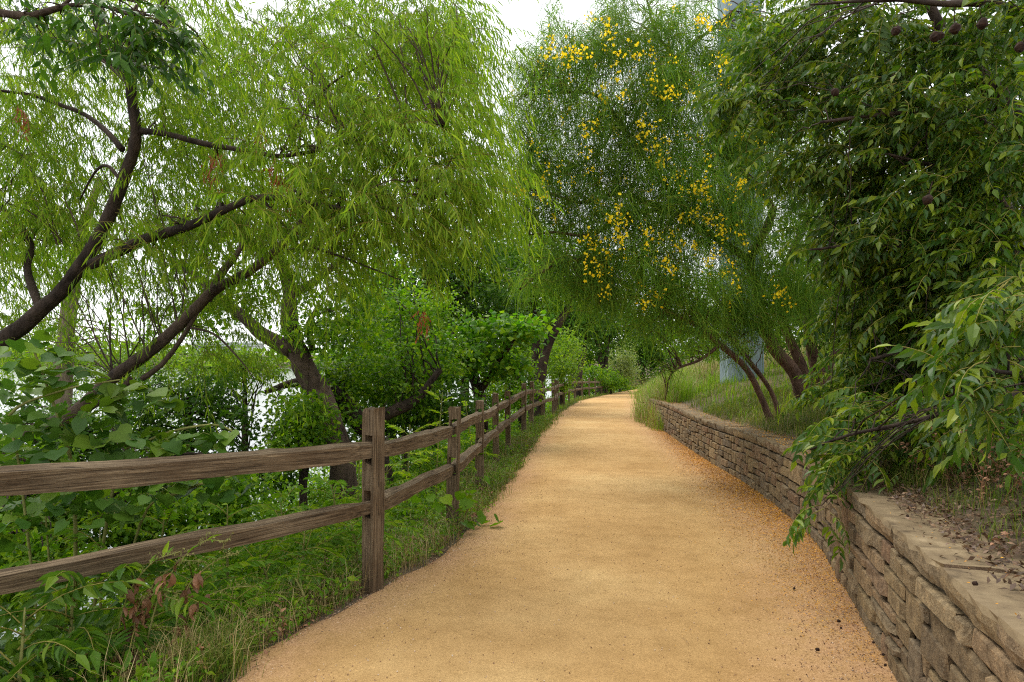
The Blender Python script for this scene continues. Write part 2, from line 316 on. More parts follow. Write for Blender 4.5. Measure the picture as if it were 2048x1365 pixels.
def path_mat():
    m, nt = mat('crushed_granite'); g = nt.nodes.new('ShaderNodeNewGeometry'); at = N(nt, 'ShaderNodeAttribute'); at.attribute_name = 'edge'
    def nz(s, d=6.0, ro=.6):
        n = N(nt, 'ShaderNodeTexNoise', Scale=s, Detail=d, Roughness=ro); nt.links.new(g.outputs['Position'], n.inputs[0]); return n.outputs[0]
    broad, mid, fine, grit = nz(.55, 4), nz(5.0, 6, .7), nz(75, 4, .75), nz(240, 2, .7)
    r = ramp(nt, broad, [(.32, (.375, .222, .082)), (.5, (.46, .288, .117)), (.68, (.53, .355, .155))])
    rm = ramp(nt, mid, [(.3, (.82, .80, .76)), (.55, (1.0, 1.0, 1.0)), (.75, (1.08, 1.08, 1.08))])
    rf = ramp(nt, fine, [(.30, (.35, .28, .24)), (.42, (.88, .86, .84)), (.58, (1.05, 1.05, 1.05)), (.70, (1.6, 1.55, 1.5))])
    rg = ramp(nt, grit, [(.30, (.55, .50, .46)), (.44, (1, 1, 1)), (.66, (1.3, 1.28, 1.26))])
    def mul(a, b, f=1.0):
        mm = N(nt, 'ShaderNodeMix'); mm.data_type = 'RGBA'; mm.blend_type = 'MULTIPLY'; mm.inputs['Factor'].default_value = f; nt.links.new(a, mm.inputs[6]); nt.links.new(b, mm.inputs[7]); return mm.outputs[2]
    # loose coarse pinkish gravel towards the edges
    er = ramp(nt, fine, [(.3, (.20, .10, .055)), (.5, (.42, .235, .125)), (.72, (.62, .42, .27))])
    ea = N(nt, 'ShaderNodeMath', operation='MULTIPLY'); nt.links.new(at.outputs['Fac'], ea.inputs[0]); rmid = ramp(nt, mid, [(.35, (.25, .25, .25)), (.65, (1, 1, 1))]); nt.links.new(rmid.outputs[0], ea.inputs[1])
    c = mul(mul(r.outputs[0], rm.outputs[0]), rf.outputs[0], .6)
    em = N(nt, 'ShaderNodeMix'); em.data_type = 'RGBA'; nt.links.new(ea.outputs[0], em.inputs['Factor']); nt.links.new(c, em.inputs[6]); nt.links.new(er.outputs[0], em.inputs[7])
    c = mul(em.outputs[2], rg.outputs[0], .55)
    p = N(nt, 'ShaderNodeBsdfPrincipled', Roughness=.95); p.inputs['Specular IOR Level'].default_value = .15; nt.links.new(c, p.inputs[0])
    s = N(nt, 'ShaderNodeMath', operation='ADD'); nt.links.new(fine, s.inputs[0]); nt.links.new(grit, s.inputs[1])
    bm = N(nt, 'ShaderNodeBump', Strength=.6, Distance=.009); nt.links.new(s.outputs[0], bm.inputs['Height']); nt.links.new(bm.outputs[0], p.inputs['Normal'])
    o = nt.nodes.new('ShaderNodeOutputMaterial'); nt.links.new(p.outputs[0], o.inputs[0]); return m
M['path'] = path_mat()
prow = np.concatenate([np.arange(-8, 16, .08), np.arange(16, 40, .25), np.arange(40, 112, .8)]); t = np.linspace(0, 1, 41)[None]
jl = np.interp(prow, np.arange(-9, 115, .22), rng.normal(0, .022, len(np.arange(-9, 115, .22)))) + .03 * np.sin(prow * 1.3) + .015 * np.sin(prow * 4.3 + 1)
pl = (XL(prow) - .12 + jl)[:, None]; pr = (XR(prow) + .03)[:, None]; Xp = pl + (pr - pl) * t; Yp = np.broadcast_to(prow[:, None], Xp.shape)
dE = np.minimum(Xp - pl, pr - Xp); Zp = G(Yp) + .006 + .018 * np.clip(dE / .5, 0, 1) + .006 * np.sin(Xp * 5 + Yp * 2.1) * np.sin(Yp * 1.7); Zp[:, 0] -= .07; Zp[:, 1] -= .018
mb = MB(); V, f = sheet(Xp, Yp, Zp); mb.add(V, f, 0, True); po = mb.build('path', ['path'], kind='structure')
ed = np.clip(1.15 - np.minimum((Xp - pl) / .55, (pr - Xp) / .85), 0, 1).ravel(); at = po.data.attributes.new('edge', 'FLOAT', 'POINT'); at.data.foreach_set('value', ed.astype(np.float32))

def water_mat():
    m, nt = mat('lake_water'); g = nt.nodes.new('ShaderNodeNewGeometry'); mp = N(nt, 'ShaderNodeMapping'); mp.inputs['Scale'].default_value = (.5, 1.2, 1); nt.links.new(g.outputs['Position'], mp.inputs[0])
    a = N(nt, 'ShaderNodeTexNoise', Scale=1.5, Detail=5.0); nt.links.new(mp.outputs[0], a.inputs[0])
    p = N(nt, 'ShaderNodeBsdfPrincipled', Roughness=.12); p.inputs['Base Color'].default_value = (.10, .12, .11, 1); p.inputs['IOR'].default_value = 1.33; p.inputs['Specular IOR Level'].default_value = 1.0
    bm = N(nt, 'ShaderNodeBump', Strength=.35, Distance=.1); nt.links.new(a.outputs[0], bm.inputs['Height']); nt.links.new(bm.outputs[0], p.inputs['Normal'])
    o = nt.nodes.new('ShaderNodeOutputMaterial'); nt.links.new(p.outputs[0], o.inputs[0]); return m
M['water'] = water_mat()
mb = MB(); mb.add([[-2500, -60, -3.4], [60, -60, -3.4], [60, 2500, -3.4], [-2500, 2500, -3.4]], np.array([[0, 1, 2, 3]])); mb.build('water', ['water'], kind='structure')

# far shore: low bank and the far-off wood along it
fx = np.linspace(-700, 200, 91)[None]; fy = np.array([285, 292, 310, 345, 420, 700])[:, None]
Xf = np.broadcast_to(fx, (6, 91)); Yf = fy + 12 * np.sin(fx * .02) + 5 * np.sin(fx * .07); Zf = np.broadcast_to(np.array([-5, -3.1, -1.6, .5, 2, 2.5])[:, None], (6, 91))
mb = MB(); V, f = sheet(Xf, Yf, Zf); mb.add(V, f, 0, True); mb.build('far_bank', ['ground'], kind='structure')
n = 9000; fxp = rng.uniform(-520, 150, n); cz = 2.5 + 4.5 * (np.sin(fxp * .045) * np.sin(fxp * .017 + 1) * .5 + .5); fz = -3 + rng.random(n) ** .7 * (cz + 3.5)
pos = np.stack([fxp, 296 + 12 * np.sin(fxp * .02) + rng.normal(0, 5, n), fz], 1)
mb = MB(); V, f = place(*DIAMOND, pos, rng.normal(0, 1, (n, 3)), rng.normal(0, 1, (n, 3)), rng.uniform(1.4, 2.6, n)); mb.add(V, f); mb.build('far_wood', ['wood_light'], kind='stuff')
# pale long structure on the far shore
b0 = P(455, 700, 290); root = thing('far_building', [b0[0], 290, b0[2] - 2], 'long low pale building on the far shore glimpsed through the branches', 'building')
def box(mb, c, s, m=0):
    c = np.asarray(c, float); s = np.asarray(s, float) / 2
    V = np.array([[i, j, k] for i in (-1, 1) for j in (-1, 1) for k in (-1, 1)]) * s + c
    mb.add(V, np.array([[0, 1, 3, 2], [4, 6, 7, 5], [0, 4, 5, 1], [2, 3, 7, 6], [0, 2, 6, 4], [1, 5, 7, 3]]), m)
mb = MB(); box(mb, [b0[0], 292, b0[2]], [26, 10, 5]); mb.build('wall', ['pale'], root)
mb = MB(); box(mb, [b0[0], 292, b0[2] + 2.8], [27, 11, .6]); mb.build('roof', ['pale'], root)
for k in range(2):
    mb = MB(); box(mb, [b0[0], 286.97, b0[2] + 1.1 - 2.1 * k], [23, .1, .7]); mb.build('window', ['dark_gap'], root)

# ------------------------------------------------------------------ dry-stone-look retaining wall
def stone_mat():
    m, nt = mat('sandstone'); g = nt.nodes.new('ShaderNodeNewGeometry')
    a = N(nt, 'ShaderNodeTexNoise', Scale=16.0, Detail=9.0, Roughness=.7); b = N(nt, 'ShaderNodeTexNoise', Scale=90.0, Detail=4.0, Roughness=.7); c = N(nt, 'ShaderNodeTexNoise', Scale=3.0, Detail=3.0)
    for n_ in (a, b, c): nt.links.new(g.outputs['Position'], n_.inputs[0])
    r = ramp(nt, piece_random(nt), [(0, (.135, .100, .064)), (.2, (.26, .19, .105)), (.4, (.165, .130, .092)), (.6, (.31, .23, .13)), (.8, (.21, .135, .085)), (1, (.24, .185, .115))])
    r2 = ramp(nt, a.outputs[0], [(.32, (.42, .40, .38)), (.5, (.95, .95, .95)), (.70, (1.45, 1.4, 1.3))]); r3 = ramp(nt, b.outputs[0], [(.3, (.7, .68, .66)), (.65, (1.15, 1.15, 1.12))])
    def mul(x, y):
        mm = N(nt, 'ShaderNodeMix'); mm.data_type = 'RGBA'; mm.blend_type = 'MULTIPLY'; mm.inputs['Factor'].default_value = 1; nt.links.new(x, mm.inputs[6]); nt.links.new(y, mm.inputs[7]); return mm.outputs[2]
    col = mul(mul(r.outputs[0], r2.outputs[0]), r3.outputs[0])
    p = N(nt, 'ShaderNodeBsdfPrincipled', Roughness=.92); p.inputs['Specular IOR Level'].default_value = .2; nt.links.new(col, p.inputs[0])
    s = N(nt, 'ShaderNodeMath', operation='ADD'); nt.links.new(a.outputs[0], s.inputs[0]); nt.links.new(b.outputs[0], s.inputs[1])
    bm = N(nt, 'ShaderNodeBump', Strength=.8, Distance=.02); nt.links.new(s.outputs[0], bm.inputs['Height']); nt.links.new(bm.outputs[0], p.inputs['Normal'])
    o = nt.nodes.new('ShaderNodeOutputMaterial'); nt.links.new(p.outputs[0], o.inputs[0]); return m
M['stone'] = stone_mat()
M['shaded_mortar'] = plain_mat('shaded_mortar', [(.3, (.045, .032, .020)), (.7, (.11, .082, .052))], scale=30, bump=.4)  # mortar brown darkened so the joints carry painted shadow lines
M['cap'] = plain_mat('dusty_mortar_cap', [(.30, (.06, .042, .024)), (.44, (.15, .108, .06)), (.6, (.20, .148, .083)), (.72, (.29, .22, .13))], scale=7, bump=.6, detail=14.0)

wy = np.arange(.3, WALL_END + .01, .02); wx = XR(wy); seg = np.hypot(np.diff(wx), np.diff(wy)); ws = np.concatenate([[0], np.cumsum(seg)]); WL = ws[-1]
def wall_at(s):
    y = np.interp(s, ws, wy); x = XR(y); y2 = y + .05; tx, ty = XR(y2) - x, .05; l = math.hypot(tx, ty); tz = (G(y2) - G(y)) / l
    return np.array([x, y, G(y)]), nrm(np.array([tx / l, ty / l, tz])), np.array([-ty / l, tx / l, 0.0])     # place, along, outward (to the path)
HW = .74; COPE = .115; NC = 6; CH = (HW - COPE) / NC
wroot = thing('stone_wall', [XR(4.0), 4.0, G(4.0)], 'low retaining wall of tan sandstone blocks curving along the right of the path', 'stone wall')
ss = np.arange(0, WL, .12); prof = []
for s in ss:
    p, t_, o_ = wall_at(s); e = .012 * np.sin(s * 7); prof.append([p + o_ * -.02 + [0, 0, -.15], p + o_ * (-.035 + .004 * np.sin(s * 21)) + [0, 0, HW - .03], p - o_ * .12 + [0, 0, HW - .012 + .4 * e], p - o_ * .30 + [0, 0, HW - .014 - .4 * e], p - o_ * .46 + [0, 0, HW - .035], p - o_ * .5 + [0, 0, .2]])
prof = np.array(prof); mb = MB(); V, f = sheet(prof[..., 0], prof[..., 1], prof[..., 2]); mb.add(V, f)
for e in (0, len(prof) - 1): mb.add(prof[e], np.array([[0, 1, 2], [0, 2, 3], [0, 3, 4], [0, 4, 5]]))
mb.build('mortar_core', ['shaded_mortar'], wroot)
def stone_variant(pillow, rnd):
    """unit block: x 0..1 along, z 0..1 up, y outward; rough split face, 4 x 4 points"""
    g = np.array([0, .09, .91, 1.0]) ; V = []
    for k in range(4):
        for i in range(4):
            x, z = g[i], g[k]; edge = (i in (0, 3)) or (k in (0, 3)); cor = (i in (0, 3)) and (k in (0, 3))
            xx = x + (rnd.normal(0, .022)); zz = z + rnd.normal(0, .035)
            if cor: xx += (.5 - x) * .05; zz += (.5 - z) * .09
            V.append([xx, (rnd.uniform(.15, .6) if edge else pillow * rnd.uniform(.75, 1.25)), zz])
    Fq = [[k * 4 + i, k * 4 + i + 1, k * 4 + i + 5, k * 4 + i + 4] for k in range(3) for i in range(3)]
    ring = [0, 1, 2, 3, 7, 11, 15, 14, 13, 12, 8, 4]; n0 = 16
    for q in ring: V.append([V[q][0] * .96 + .02, -.7, V[q][2] * .96 + .02])
    for a in range(12): b = (a + 1) % 12; Fq.append([ring[b], ring[a], n0 + a, n0 + b])
    return np.array(V), np.array(Fq)
rr = random.Random(5)
class _R:
    def normal(s, a, b): return rr.gauss(a, b)
    def uniform(s, a, b): return rr.uniform(a, b)
SV = []
for k in range(14):
    V, f = stone_variant(rr.uniform(.85, 1.35), _R()); b_ = MB(); b_.add(V, f[:, ::-1]); SV.append((V, f, b_.mesh('stone', ['stone'])))
cell = .03; nC = int(WL / cell) + 2; occ = np.zeros((NC, nC), bool); stones = []
def lnoise(k, s): return .014 * math.sin(s * 1.9 + k * 2.1) + .010 * math.sin(s * 5.3 + k * 1.3)
for k in range(NC):
    i = 0
    while i < nC - 3:
        if occ[k, i]: i += 1; continue
        L = int(rr.choice([.11, .15, .18, .22, .26, .32, .40]) * rr.uniform(.85, 1.15) * (1.55 if i * cell < 5.5 else 1.15) / cell); j = i
        while j < min(i + L, nC - 3) and not occ[k, j]: j += 1
        nx = 0
        while j + nx < nC and not occ[k, j + nx] and nx < 4: nx += 1
        if nx < 3: j += nx
        hh = 1
        if k < NC - 1 and (j - i) * cell < .45 and (j - i) * cell > .17 and rr.random() < .16: hh = 2; occ[k + 1, i:j] = True
        s0, s1 = i * cell, min(j * cell, WL); sm_ = (s0 + s1) / 2
        z0 = k * CH + (lnoise(k, sm_) if k else -.05); z1 = (k + hh) * CH + (lnoise(k + hh, sm_) if k + hh < NC else 0)
        if s1 - s0 > .05:
            if hh == 1 and rr.random() < .12 and s1 - s0 > .15:
                zm = z0 + (z1 - z0) * rr.uniform(.4, .6); stones.append((s0, s1, z0, zm)); stones.append((s0, s1, zm, z1))
            else: stones.append((s0, s1, z0, z1))
        i = j
def stone_matrix(s0, s1, z0, z1, gap, proud):
    p, a, o_ = wall_at(s0 + gap / 2); up = np.array([0, 0, 1.0]); q, _, _ = wall_at(s1 - gap / 2); ax = (q - p)
    tilt = rr.uniform(-.006, .006); batter = o_ * (-.018 * (z0 / HW))
    o3 = p + up * (z0 + gap / 2 + tilt) + batter
    m4 = np.eye(4); m4[:3, 0] = ax; m4[:3, 1] = o_ * proud; m4[:3, 2] = up * (z1 - z0 - gap) + o_ * -.004; m4[:3, 3] = o3
    return m4
def dist_key(st): p = wall_at(st[0])[0]; vis = 0 if p[1] > 1.7 else 5; return vis + p[1] / math.sqrt((st[1] - st[0]) * (st[3] - st[2]) * 20)
stones.sort(key=dist_key); rest = MB()
for idx, st in enumerate(stones):
    m4 = stone_matrix(*st, rr.uniform(.010, .018), rr.uniform(.014, .030)); V, f, me = rr.choice(SV)
    if idx < 300:
        o = bpy.data.objects.new('stone', me); COL.objects.link(o); o.parent = wroot
        o.matrix_parent_inverse = Matrix.Translation(-wroot.location); o.matrix_basis = Matrix(m4.tolist())
    else: rest.add(V @ m4[:3, :3].T + m4[:3, 3], f[:, ::-1])
rest.build('distant_stones', ['stone'], wroot, 'stuff')
# coping blocks along the top, each with a rough front
s = 0.02
while s < WL - .3:
    L = rr.uniform(.42, .85); p, a, o_ = wall_at(s); q, _, _ = wall_at(min(s + L - .006, WL)); up = np.array([0, 0, 1.0]); h0 = HW - COPE + .008; dz = rr.uniform(-.006, .006)
    b_ = MB(); kx = 7; pts = []
    for i in range(kx):
        u = i / (kx - 1); c = p * (1 - u) + q * u; e = .012 if i in (0, kx - 1) else 0
        j1, j2, j3 = rr.gauss(0, .007), rr.gauss(0, .006), rr.gauss(0, .004)
        pts += [c - o_ * .05 + up * h0, c + o_ * (.000 + j1 - e) + up * (h0 + .006), c + o_ * (.012 + j2 - e) + up * (h0 + .05), c + o_ * (.010 + j2 - e) + up * (HW + dz - .022 + j3), c + o_ * (.002 + j1) + up * (HW + dz + j3), c - o_ * .17 + up * (HW + dz + j3), c - o_ * (.36 + j1 * 3) + up * (HW + dz - .004), c - o_ * .39 + up * (HW - .06)]
    i = np.arange(kx - 1)[:, None] * 8; j = np.arange(7)[None]; fq = np.stack([i + j, i + 8 + j, i + 9 + j, i + 1 + j], -1).reshape(-1, 4)
    b_.add(np.array(pts), fq.reshape(kx-1,7,4)[:, :3].reshape(-1,4), 0); b_.F.append((fq.reshape(kx-1,7,4)[:, 3:].reshape(-1,4), 1, False)); e0 = np.arange(8); b_.add(np.array(pts[:8]), np.array([[0, k + 1, k + 2] for k in range(6)])); b_.add(np.array(pts[-8:]), np.array([[0, k + 2, k + 1] for k in range(6)]))
    b_.build('coping_stone', ['stone', 'cap'], wroot); s += L

# ------------------------------------------------------------------ split rail fence
posts = [(-2.98, 3.05), (-1.0, 4.93), (-.615, 7.06), (-.45, 9.5), (-.28, 12.0), (-.08, 14.4), (.30, 17.3), (.55, 19.6), (1.02, 22.6), (1.55, 25.5), (1.75, 27.6)]
posts += [(XL(y) - .45, y) for y in (30.2, 33, 36, 39, 42, 45.5, 49, 53, 57.5, 62.5, 68, 74, 80, 87, 94)]
def ground_z(x, y): return float(Z(np.array([x]), np.array([y]))[0])
froot = thing('split_rail_fence', [-1.0, 4.93, G(4.93)], 'weathered brown split rail fence with two rails along the left edge of the path', 'fence')
HP = 1.25; R_LO, R_HI = .585, .985
for i, (x, y) in enumerate(posts):
    g = float(G(y)); d0 = np.array(posts[i]) - np.array(posts[max(i - 1, 0)]); d1 = np.array(posts[min(i + 1, len(posts) - 1)]) - np.array(posts[i]); d = nrm(nrm(d0 + 1e-9) + nrm(d1 + 1e-9))
    if i == 1: d = nrm(np.array([.55, .85]))
    wd = rr.uniform(.104, .122) if i != 1 else .112; sl = .036; h = HP + rr.uniform(-.04, .05)
    zs = [-.45, 0, .3, R_LO - .065, R_LO + .125, .78, R_HI - .075, R_HI + .115, h - .035, h]
    V = []
    for k, z in enumerate(zs):
        tp = .985 if k == len(zs) - 1 else 1; cx = 0
        for sx in (-1, 1):
            for yy in ((-wd / 2, -sl, sl, wd / 2) if sx < 0 else (wd / 2, sl, -sl, -wd / 2)):
                chip = -.012 if (k == len(zs) - 1 and rr.random() < .4) else 0
                V.append([sx * wd / 2 * tp + rr.gauss(0, .0035), yy * tp + rr.gauss(0, .003), z + chip + (rr.gauss(0, .008) if 1 < k < 9 and k not in () else rr.gauss(0, .004))])
    Fq = []
    for k in range(len(zs) - 1):
        for c in range(8):
            c2 = (c + 1) % 8
            if k in (3, 6) and c in (1, 5): continue
            Fq.append([k * 8 + c, (k + 1) * 8 + c, (k + 1) * 8 + c2, k * 8 + c2])
        if k in (3, 6):
            a = [k * 8 + 1, k * 8 + 2, (k + 1) * 8 + 2, (k + 1) * 8 + 1]; b = [k * 8 + 6, k * 8 + 5, (k + 1) * 8 + 5, (k + 1) * 8 + 6]
            for q in range(4): Fq.append([a[q], a[(q + 1) % 4], b[(q + 1) % 4], b[q]])
    t0 = (len(zs) - 1) * 8; Ft = [[t0 + 0, t0 + 7, t0 + 6, t0 + 1], [t0 + 1, t0 + 6, t0 + 5, t0 + 2], [t0 + 2, t0 + 5, t0 + 4, t0 + 3]]
    b_ = MB(); b_.add(np.array(V), np.array(Fq + Ft)); o = b_.build('post', ['post'], froot)
    o.location = Vector((x, y, g)) - froot.location; o.rotation_euler = (rr.gauss(0, .012), rr.gauss(0, .02) if i != 5 else -.05, math.atan2(d[1], d[0]))
for i in range(len(posts) - 1):
    for lev in (R_LO, R_HI):
        a = np.array([*posts[i], G(posts[i][1]) + lev]); b = np.array([*posts[i + 1], G(posts[i + 1][1]) + lev]); a[2] += rr.uniform(-.012, .012); b[2] += rr.uniform(-.012, .012)
        if i == 0: a[2] += -.15 if lev == R_LO else .01
        L = float(np.linalg.norm(b - a)); kx = 26; big = 1.17 if (i == 0 and lev == R_HI) else 1.0; V = []; n8 = 6
        w1, w2, w3 = rr.uniform(0, 6), rr.uniform(0, 6), rr.uniform(0, 6); sag = rr.uniform(-.02, .025); knots = [(rr.uniform(.15, .85), rr.uniform(.008, .016), rr.choice([2, 3, 4])) for _ in range(3)]
        base = [(-.050, -.056), (.044, -.064), (.063, -.030), (.058, .036), (-.004, .066), (-.060, .044)]
        base = [(p_ * rr.uniform(.9, 1.1), q_ * rr.uniform(.9, 1.1)) for p_, q_ in base]
        for k in range(kx):
            u = k / (kx - 1); e = min(u, 1 - u) * L; tp = (.78 + .22 * min(1, max(0, (e - .05) / .22))); tp *= big
            oy = .010 * math.sin(u * 5 + w1); oz = .008 * math.sin(u * 4.2 + w2) + .7 * sag * 4 * u * (1 - u) + .0035 * math.sin(u * 17 + w3)
            for c, (yy, zz) in enumerate(base):
                bump = sum(am * math.exp(-((u - ku) * L / .06) ** 2) * (1 if c in (kc - 1, kc) else .25) for ku, am, kc in knots)
                s_ = tp * (1 + .05 * math.sin(u * 9 + c * 1.7 + w1)) + bump * 8
                V.append([u * L, oy + yy * s_ * (.62 + .38 * min(1, max(0, (e - .08) / .12))), oz + zz * s_ + rr.gauss(0, .0015)])
        i_ = np.arange(kx - 1)[:, None] * 6; j = np.arange(6)[None]; j2 = (j + 1) % 6
        fq = np.stack([i_ + j, i_ + j2, i_ + 6 + j2, i_ + 6 + j], -1).reshape(-1, 4)[:, ::-1]
        b_ = MB(); b_.add(np.array(V), fq, 0); b_.add(np.array(V[:6]), np.array([[0, q, q + 1] for q in range(1, 5)])); b_.add(np.array(V[-6:]), np.array([[0, q + 1, q] for q in range(1, 5)]))
        o = b_.build('rail', ['rail'], froot); o.location = Vector(a) - froot.location
        o.rotation_euler = (0, -math.atan2(b[2] - a[2], math.hypot(b[0] - a[0], b[1] - a[1])), math.atan2(b[1] - a[1], b[0] - a[0]))

# ------------------------------------------------------------------ concrete column and pillar beyond the bank
c0 = np.array([P(1483, 757, 19)[0], 19.0]); gz = ground_z(*c0); root = thing('concrete_column', [*c0, gz], 'tall pale concrete column standing behind the yellow flowering tree', 'column')
mb = MB(); hw = .49
def octo(mb, c, hw, z0, z1, ch=.12):
    pts = [(hw - ch, -hw), (hw, -hw + ch), (hw, hw - ch), (hw - ch, hw), (-hw + ch, hw), (-hw, hw - ch), (-hw, -hw + ch), (-hw + ch, -hw)]
    V = [[c[0] + a, c[1] + b, z] for z in (z0, z1) for a, b in pts]; j = np.arange(8); mb.add(V, [np.stack([j, (j + 1) % 8, 8 + (j + 1) % 8, 8 + j], -1), np.array([[8, 9, 10, 11], [8, 11, 12, 15], [12, 13, 14, 15]])])
octo(mb, c0, hw - .012, gz - .3, 14)
for k in range(8): octo(mb, c0, hw, gz - .25 + 1.7 * k, gz - .25 + 1.7 * k + 1.67)
mb.build('shaft', ['concrete'], root); mb = MB(); octo(mb, c0, hw + .5, 14, 15.2, .2); mb.build('cap', ['concrete'], root)


# ------------------------------------------------------------------ plant builders
def clump(px, py, Y, rx, ry, rd, n, shell=0.0):
    """n points inside an ellipsoid round the place (px, py, Y); rx, ry in photo pixels at that distance, rd in metres"""
    v = rng.normal(0, 1, (n, 3)); v = nrm(v) * (shell + (1 - shell) * rng.random((n, 1)) ** .45)
    return P(px, py, Y) + v * np.array([rx / F * Y, rd, ry / F * Y])

def tubes_many(mb, pts, rad, m=0):
    """many thin three-sided twigs at once: pts (n, k, 3), rad (n, k)"""
    n, k, _ = pts.shape; T = nrm(np.gradient(pts, axis=1)); u = nrm(np.cross(T, np.array([.31, .17, .93]))); v = np.cross(T, u); V = []
    for a in (0, 2.094, 4.189): V.append(pts + rad[..., None] * (math.cos(a) * u + math.sin(a) * v))
    V = np.stack(V, 2).reshape(-1, 3); b = (np.arange(n) * k * 3)[:, None, None] + (np.arange(k - 1) * 3)[None, :, None]; j = np.arange(3)[None, None]; j2 = (j + 1) % 3
    mb.add(V, np.stack([b + j, b + j2, b + 3 + j2, b + 3 + j], -1).reshape(-1, 4), m, True)

def sprays(mb, o, d, L, K, leaf, wid, g=.55, ml=0, mt=1, twig=.0022, droop=.85, spread=.42, T=NARROW, jitter=.25):
    """drooping twigs with alternate leaves; o, d (n, 3), L (n,)"""
    n = len(o); d = nrm(d); s = np.linspace(0, 1, 6); dn = np.array([0, 0, -1.0]); g = np.broadcast_to(g, (n,))
    c = o[:, None] + L[:, None, None] * (d[:, None] * s[None, :, None] + g[:, None, None] * dn * (s ** 2)[None, :, None])
    tubes_many(mb, c, np.broadcast_to(twig * (1.25 - s)[None], (n, 6)), mt)
    t = np.linspace(.08, 1, K)[None] + rng.uniform(-.5, .5, (n, K)) * .8 / K; t = np.clip(t, .03, 1)
    p = o[:, None] + L[:, None, None] * (d[:, None] * t[..., None] + g[:, None, None] * dn * (t ** 2)[..., None])
    tg = nrm(d[:, None] + 2 * g[:, None, None] * dn * t[..., None]); side = nrm(np.cross(tg, np.array([0, 0, 1.0]) + rng.normal(0, .2, (n, K, 3)))) * np.where(np.arange(K) % 2, 1, -1)[None, :, None]
    ld = tg * .6 + side * spread + dn * droop + rng.normal(0, jitter, (n, K, 3)); up = nrm(np.array([0, 0, 1.0]) + rng.normal(0, .6, (n, K, 3)))
    sz = leaf * rng.uniform(.65, 1.15, (n * K)); V, f = place(*T, p.reshape(-1, 3), ld.reshape(-1, 3), up.reshape(-1, 3), sz, sz * wid); mb.add(V, f, ml)

def frond(mb, L=.34, pairs=6, leaf=.09, wid=.34, g=.5, hang=.35, seed=0, ml=0, mt=1, toothed=False):
    """one compound leaf along +Y, drooping, with paired leaflets and an end leaflet"""
    q = np.random.default_rng(seed); s = np.linspace(0, 1, 6); c = np.stack([.05 * L * np.sin(s * 2 + seed), L * s * (1 - .12 * s), -g * L * s ** 2 + .12 * L * s], 1)
    V, f = tube(c, .0028 * (1.2 - .8 * s) * L / .34, 4); mb.add(V, f, mt, True); pos, D, sz = [], [], []
    for k in range(pairs):
        u = .22 + .74 * k / (pairs - .4); p = np.array([np.interp(u, s, c[:, i]) for i in range(3)]); tg = nrm(np.array([0, 1 - .24 * u, -2 * g * u + .12]))
        for sd in (-1, 1):
            pos.append(p); D.append(tg * .45 + np.array([sd * .9, 0, 0]) + np.array([0, 0, -hang]) + q.normal(0, .13, 3)); sz.append(leaf * (1 - .35 * abs(u - .55)) * q.uniform(.85, 1.1))
    pos.append(c[-1]); D.append(nrm(c[-1] - c[-2]) + np.array([0, 0, -hang * .5])); sz.append(leaf * 1.05)
    V, f = place(*LEAFLET, np.array(pos), np.array(D), np.broadcast_to(np.array([0, -.35, 1.0]), (len(pos), 3)) + q.normal(0, .2, (len(pos), 3)), np.array(sz), np.array(sz) * wid); mb.add(V, f, ml)

class Kit:
    """a few variants of one kind of leaf or twig; hands out linked objects first, then merges the rest"""
    def __init__(self, name, makers, mats):
        self.name = name; self.B = []; self.mats = mats
        for mk in makers:
            b = MB(); mk(b); self.B.append((np.concatenate(b.V), b.F, b.mesh(name, mats)))
    def put(self, parent, loc, az, pitch=0., roll=0., sc=1., merge=None):
        V, Fs, me = self.B[rr.randrange(len(self.B))]
        m4 = Matrix.Translation(Vector(loc)) @ Matrix.Rotation(az, 4, 'Z') @ Matrix.Rotation(pitch, 4, 'X') @ Matrix.Rotation(roll, 4, 'Y') @ Matrix.Scale(sc, 4)
        if merge is None:
            o = bpy.data.objects.new(self.name, me); COL.objects.link(o); o.parent = parent; o.matrix_basis = Matrix.Translation(-parent.location) @ m4; return o
        a = np.array(m4); n0 = merge.n; merge.V.append(V @ a[:3, :3].T + a[:3, 3]); merge.n += len(V)
        for f, m, s_ in Fs: merge.F.append((f + n0, m, s_))

def fill_kit(kit, items, parent, stuff_name, limit=300):
    """items (loc, az, pitch, roll, scale): the nearest in view become parts, the rest one stuff part"""
    def key(it):
        p = it[0]; iv = abs(p[0]) < .78 * p[1] and p[1] > .6; return (0 if iv else 50) + np.linalg.norm(p)
    items = sorted(items, key=key); mb = MB()
    for i, it in enumerate(items): kit.put(parent, *it, merge=None if i < limit else mb)
    if mb.n: mb.build(stuff_name, kit.mats, parent, 'stuff')

def az_of(v): return math.atan2(-v[0], v[1])      # rotation about z that turns +Y to v

def blades(mb, base, h, lean, wid, m=0):
    n = len(base); a = rng.uniform(0, 2 * np.pi, n); dv = np.stack([np.cos(a), np.sin(a), np.zeros(n)], 1); sd = np.stack([-np.sin(a), np.cos(a), np.zeros(n)], 1); h = np.broadcast_to(h, (n,)); lean = np.broadcast_to(lean, (n,))
    up = np.array([0, 0, 1.0]); w_ = np.broadcast_to(wid, (n,))[:, None]
    p1 = base + up * (h * .55)[:, None] + dv * (lean * h * .3)[:, None]; p2 = base + up * (h * (1 - .35 * lean))[:, None] + dv * (lean * h)[:, None]
    V = np.stack([base - sd * w_ / 2, base + sd * w_ / 2, p1 - sd * w_ * .4, p1 + sd * w_ * .4, p2], 1).reshape(-1, 3); o = (np.arange(n) * 5)[:, None]
    mb.add(V, [o + np.array([0, 1, 3, 2]), o + np.array([2, 3, 4])], m)

def scatter(n, xy): 
    """points on the ground below xy (n, 2)"""
    return np.stack([xy[:, 0], xy[:, 1], Z(xy[:, 0], xy[:, 1])], 1)

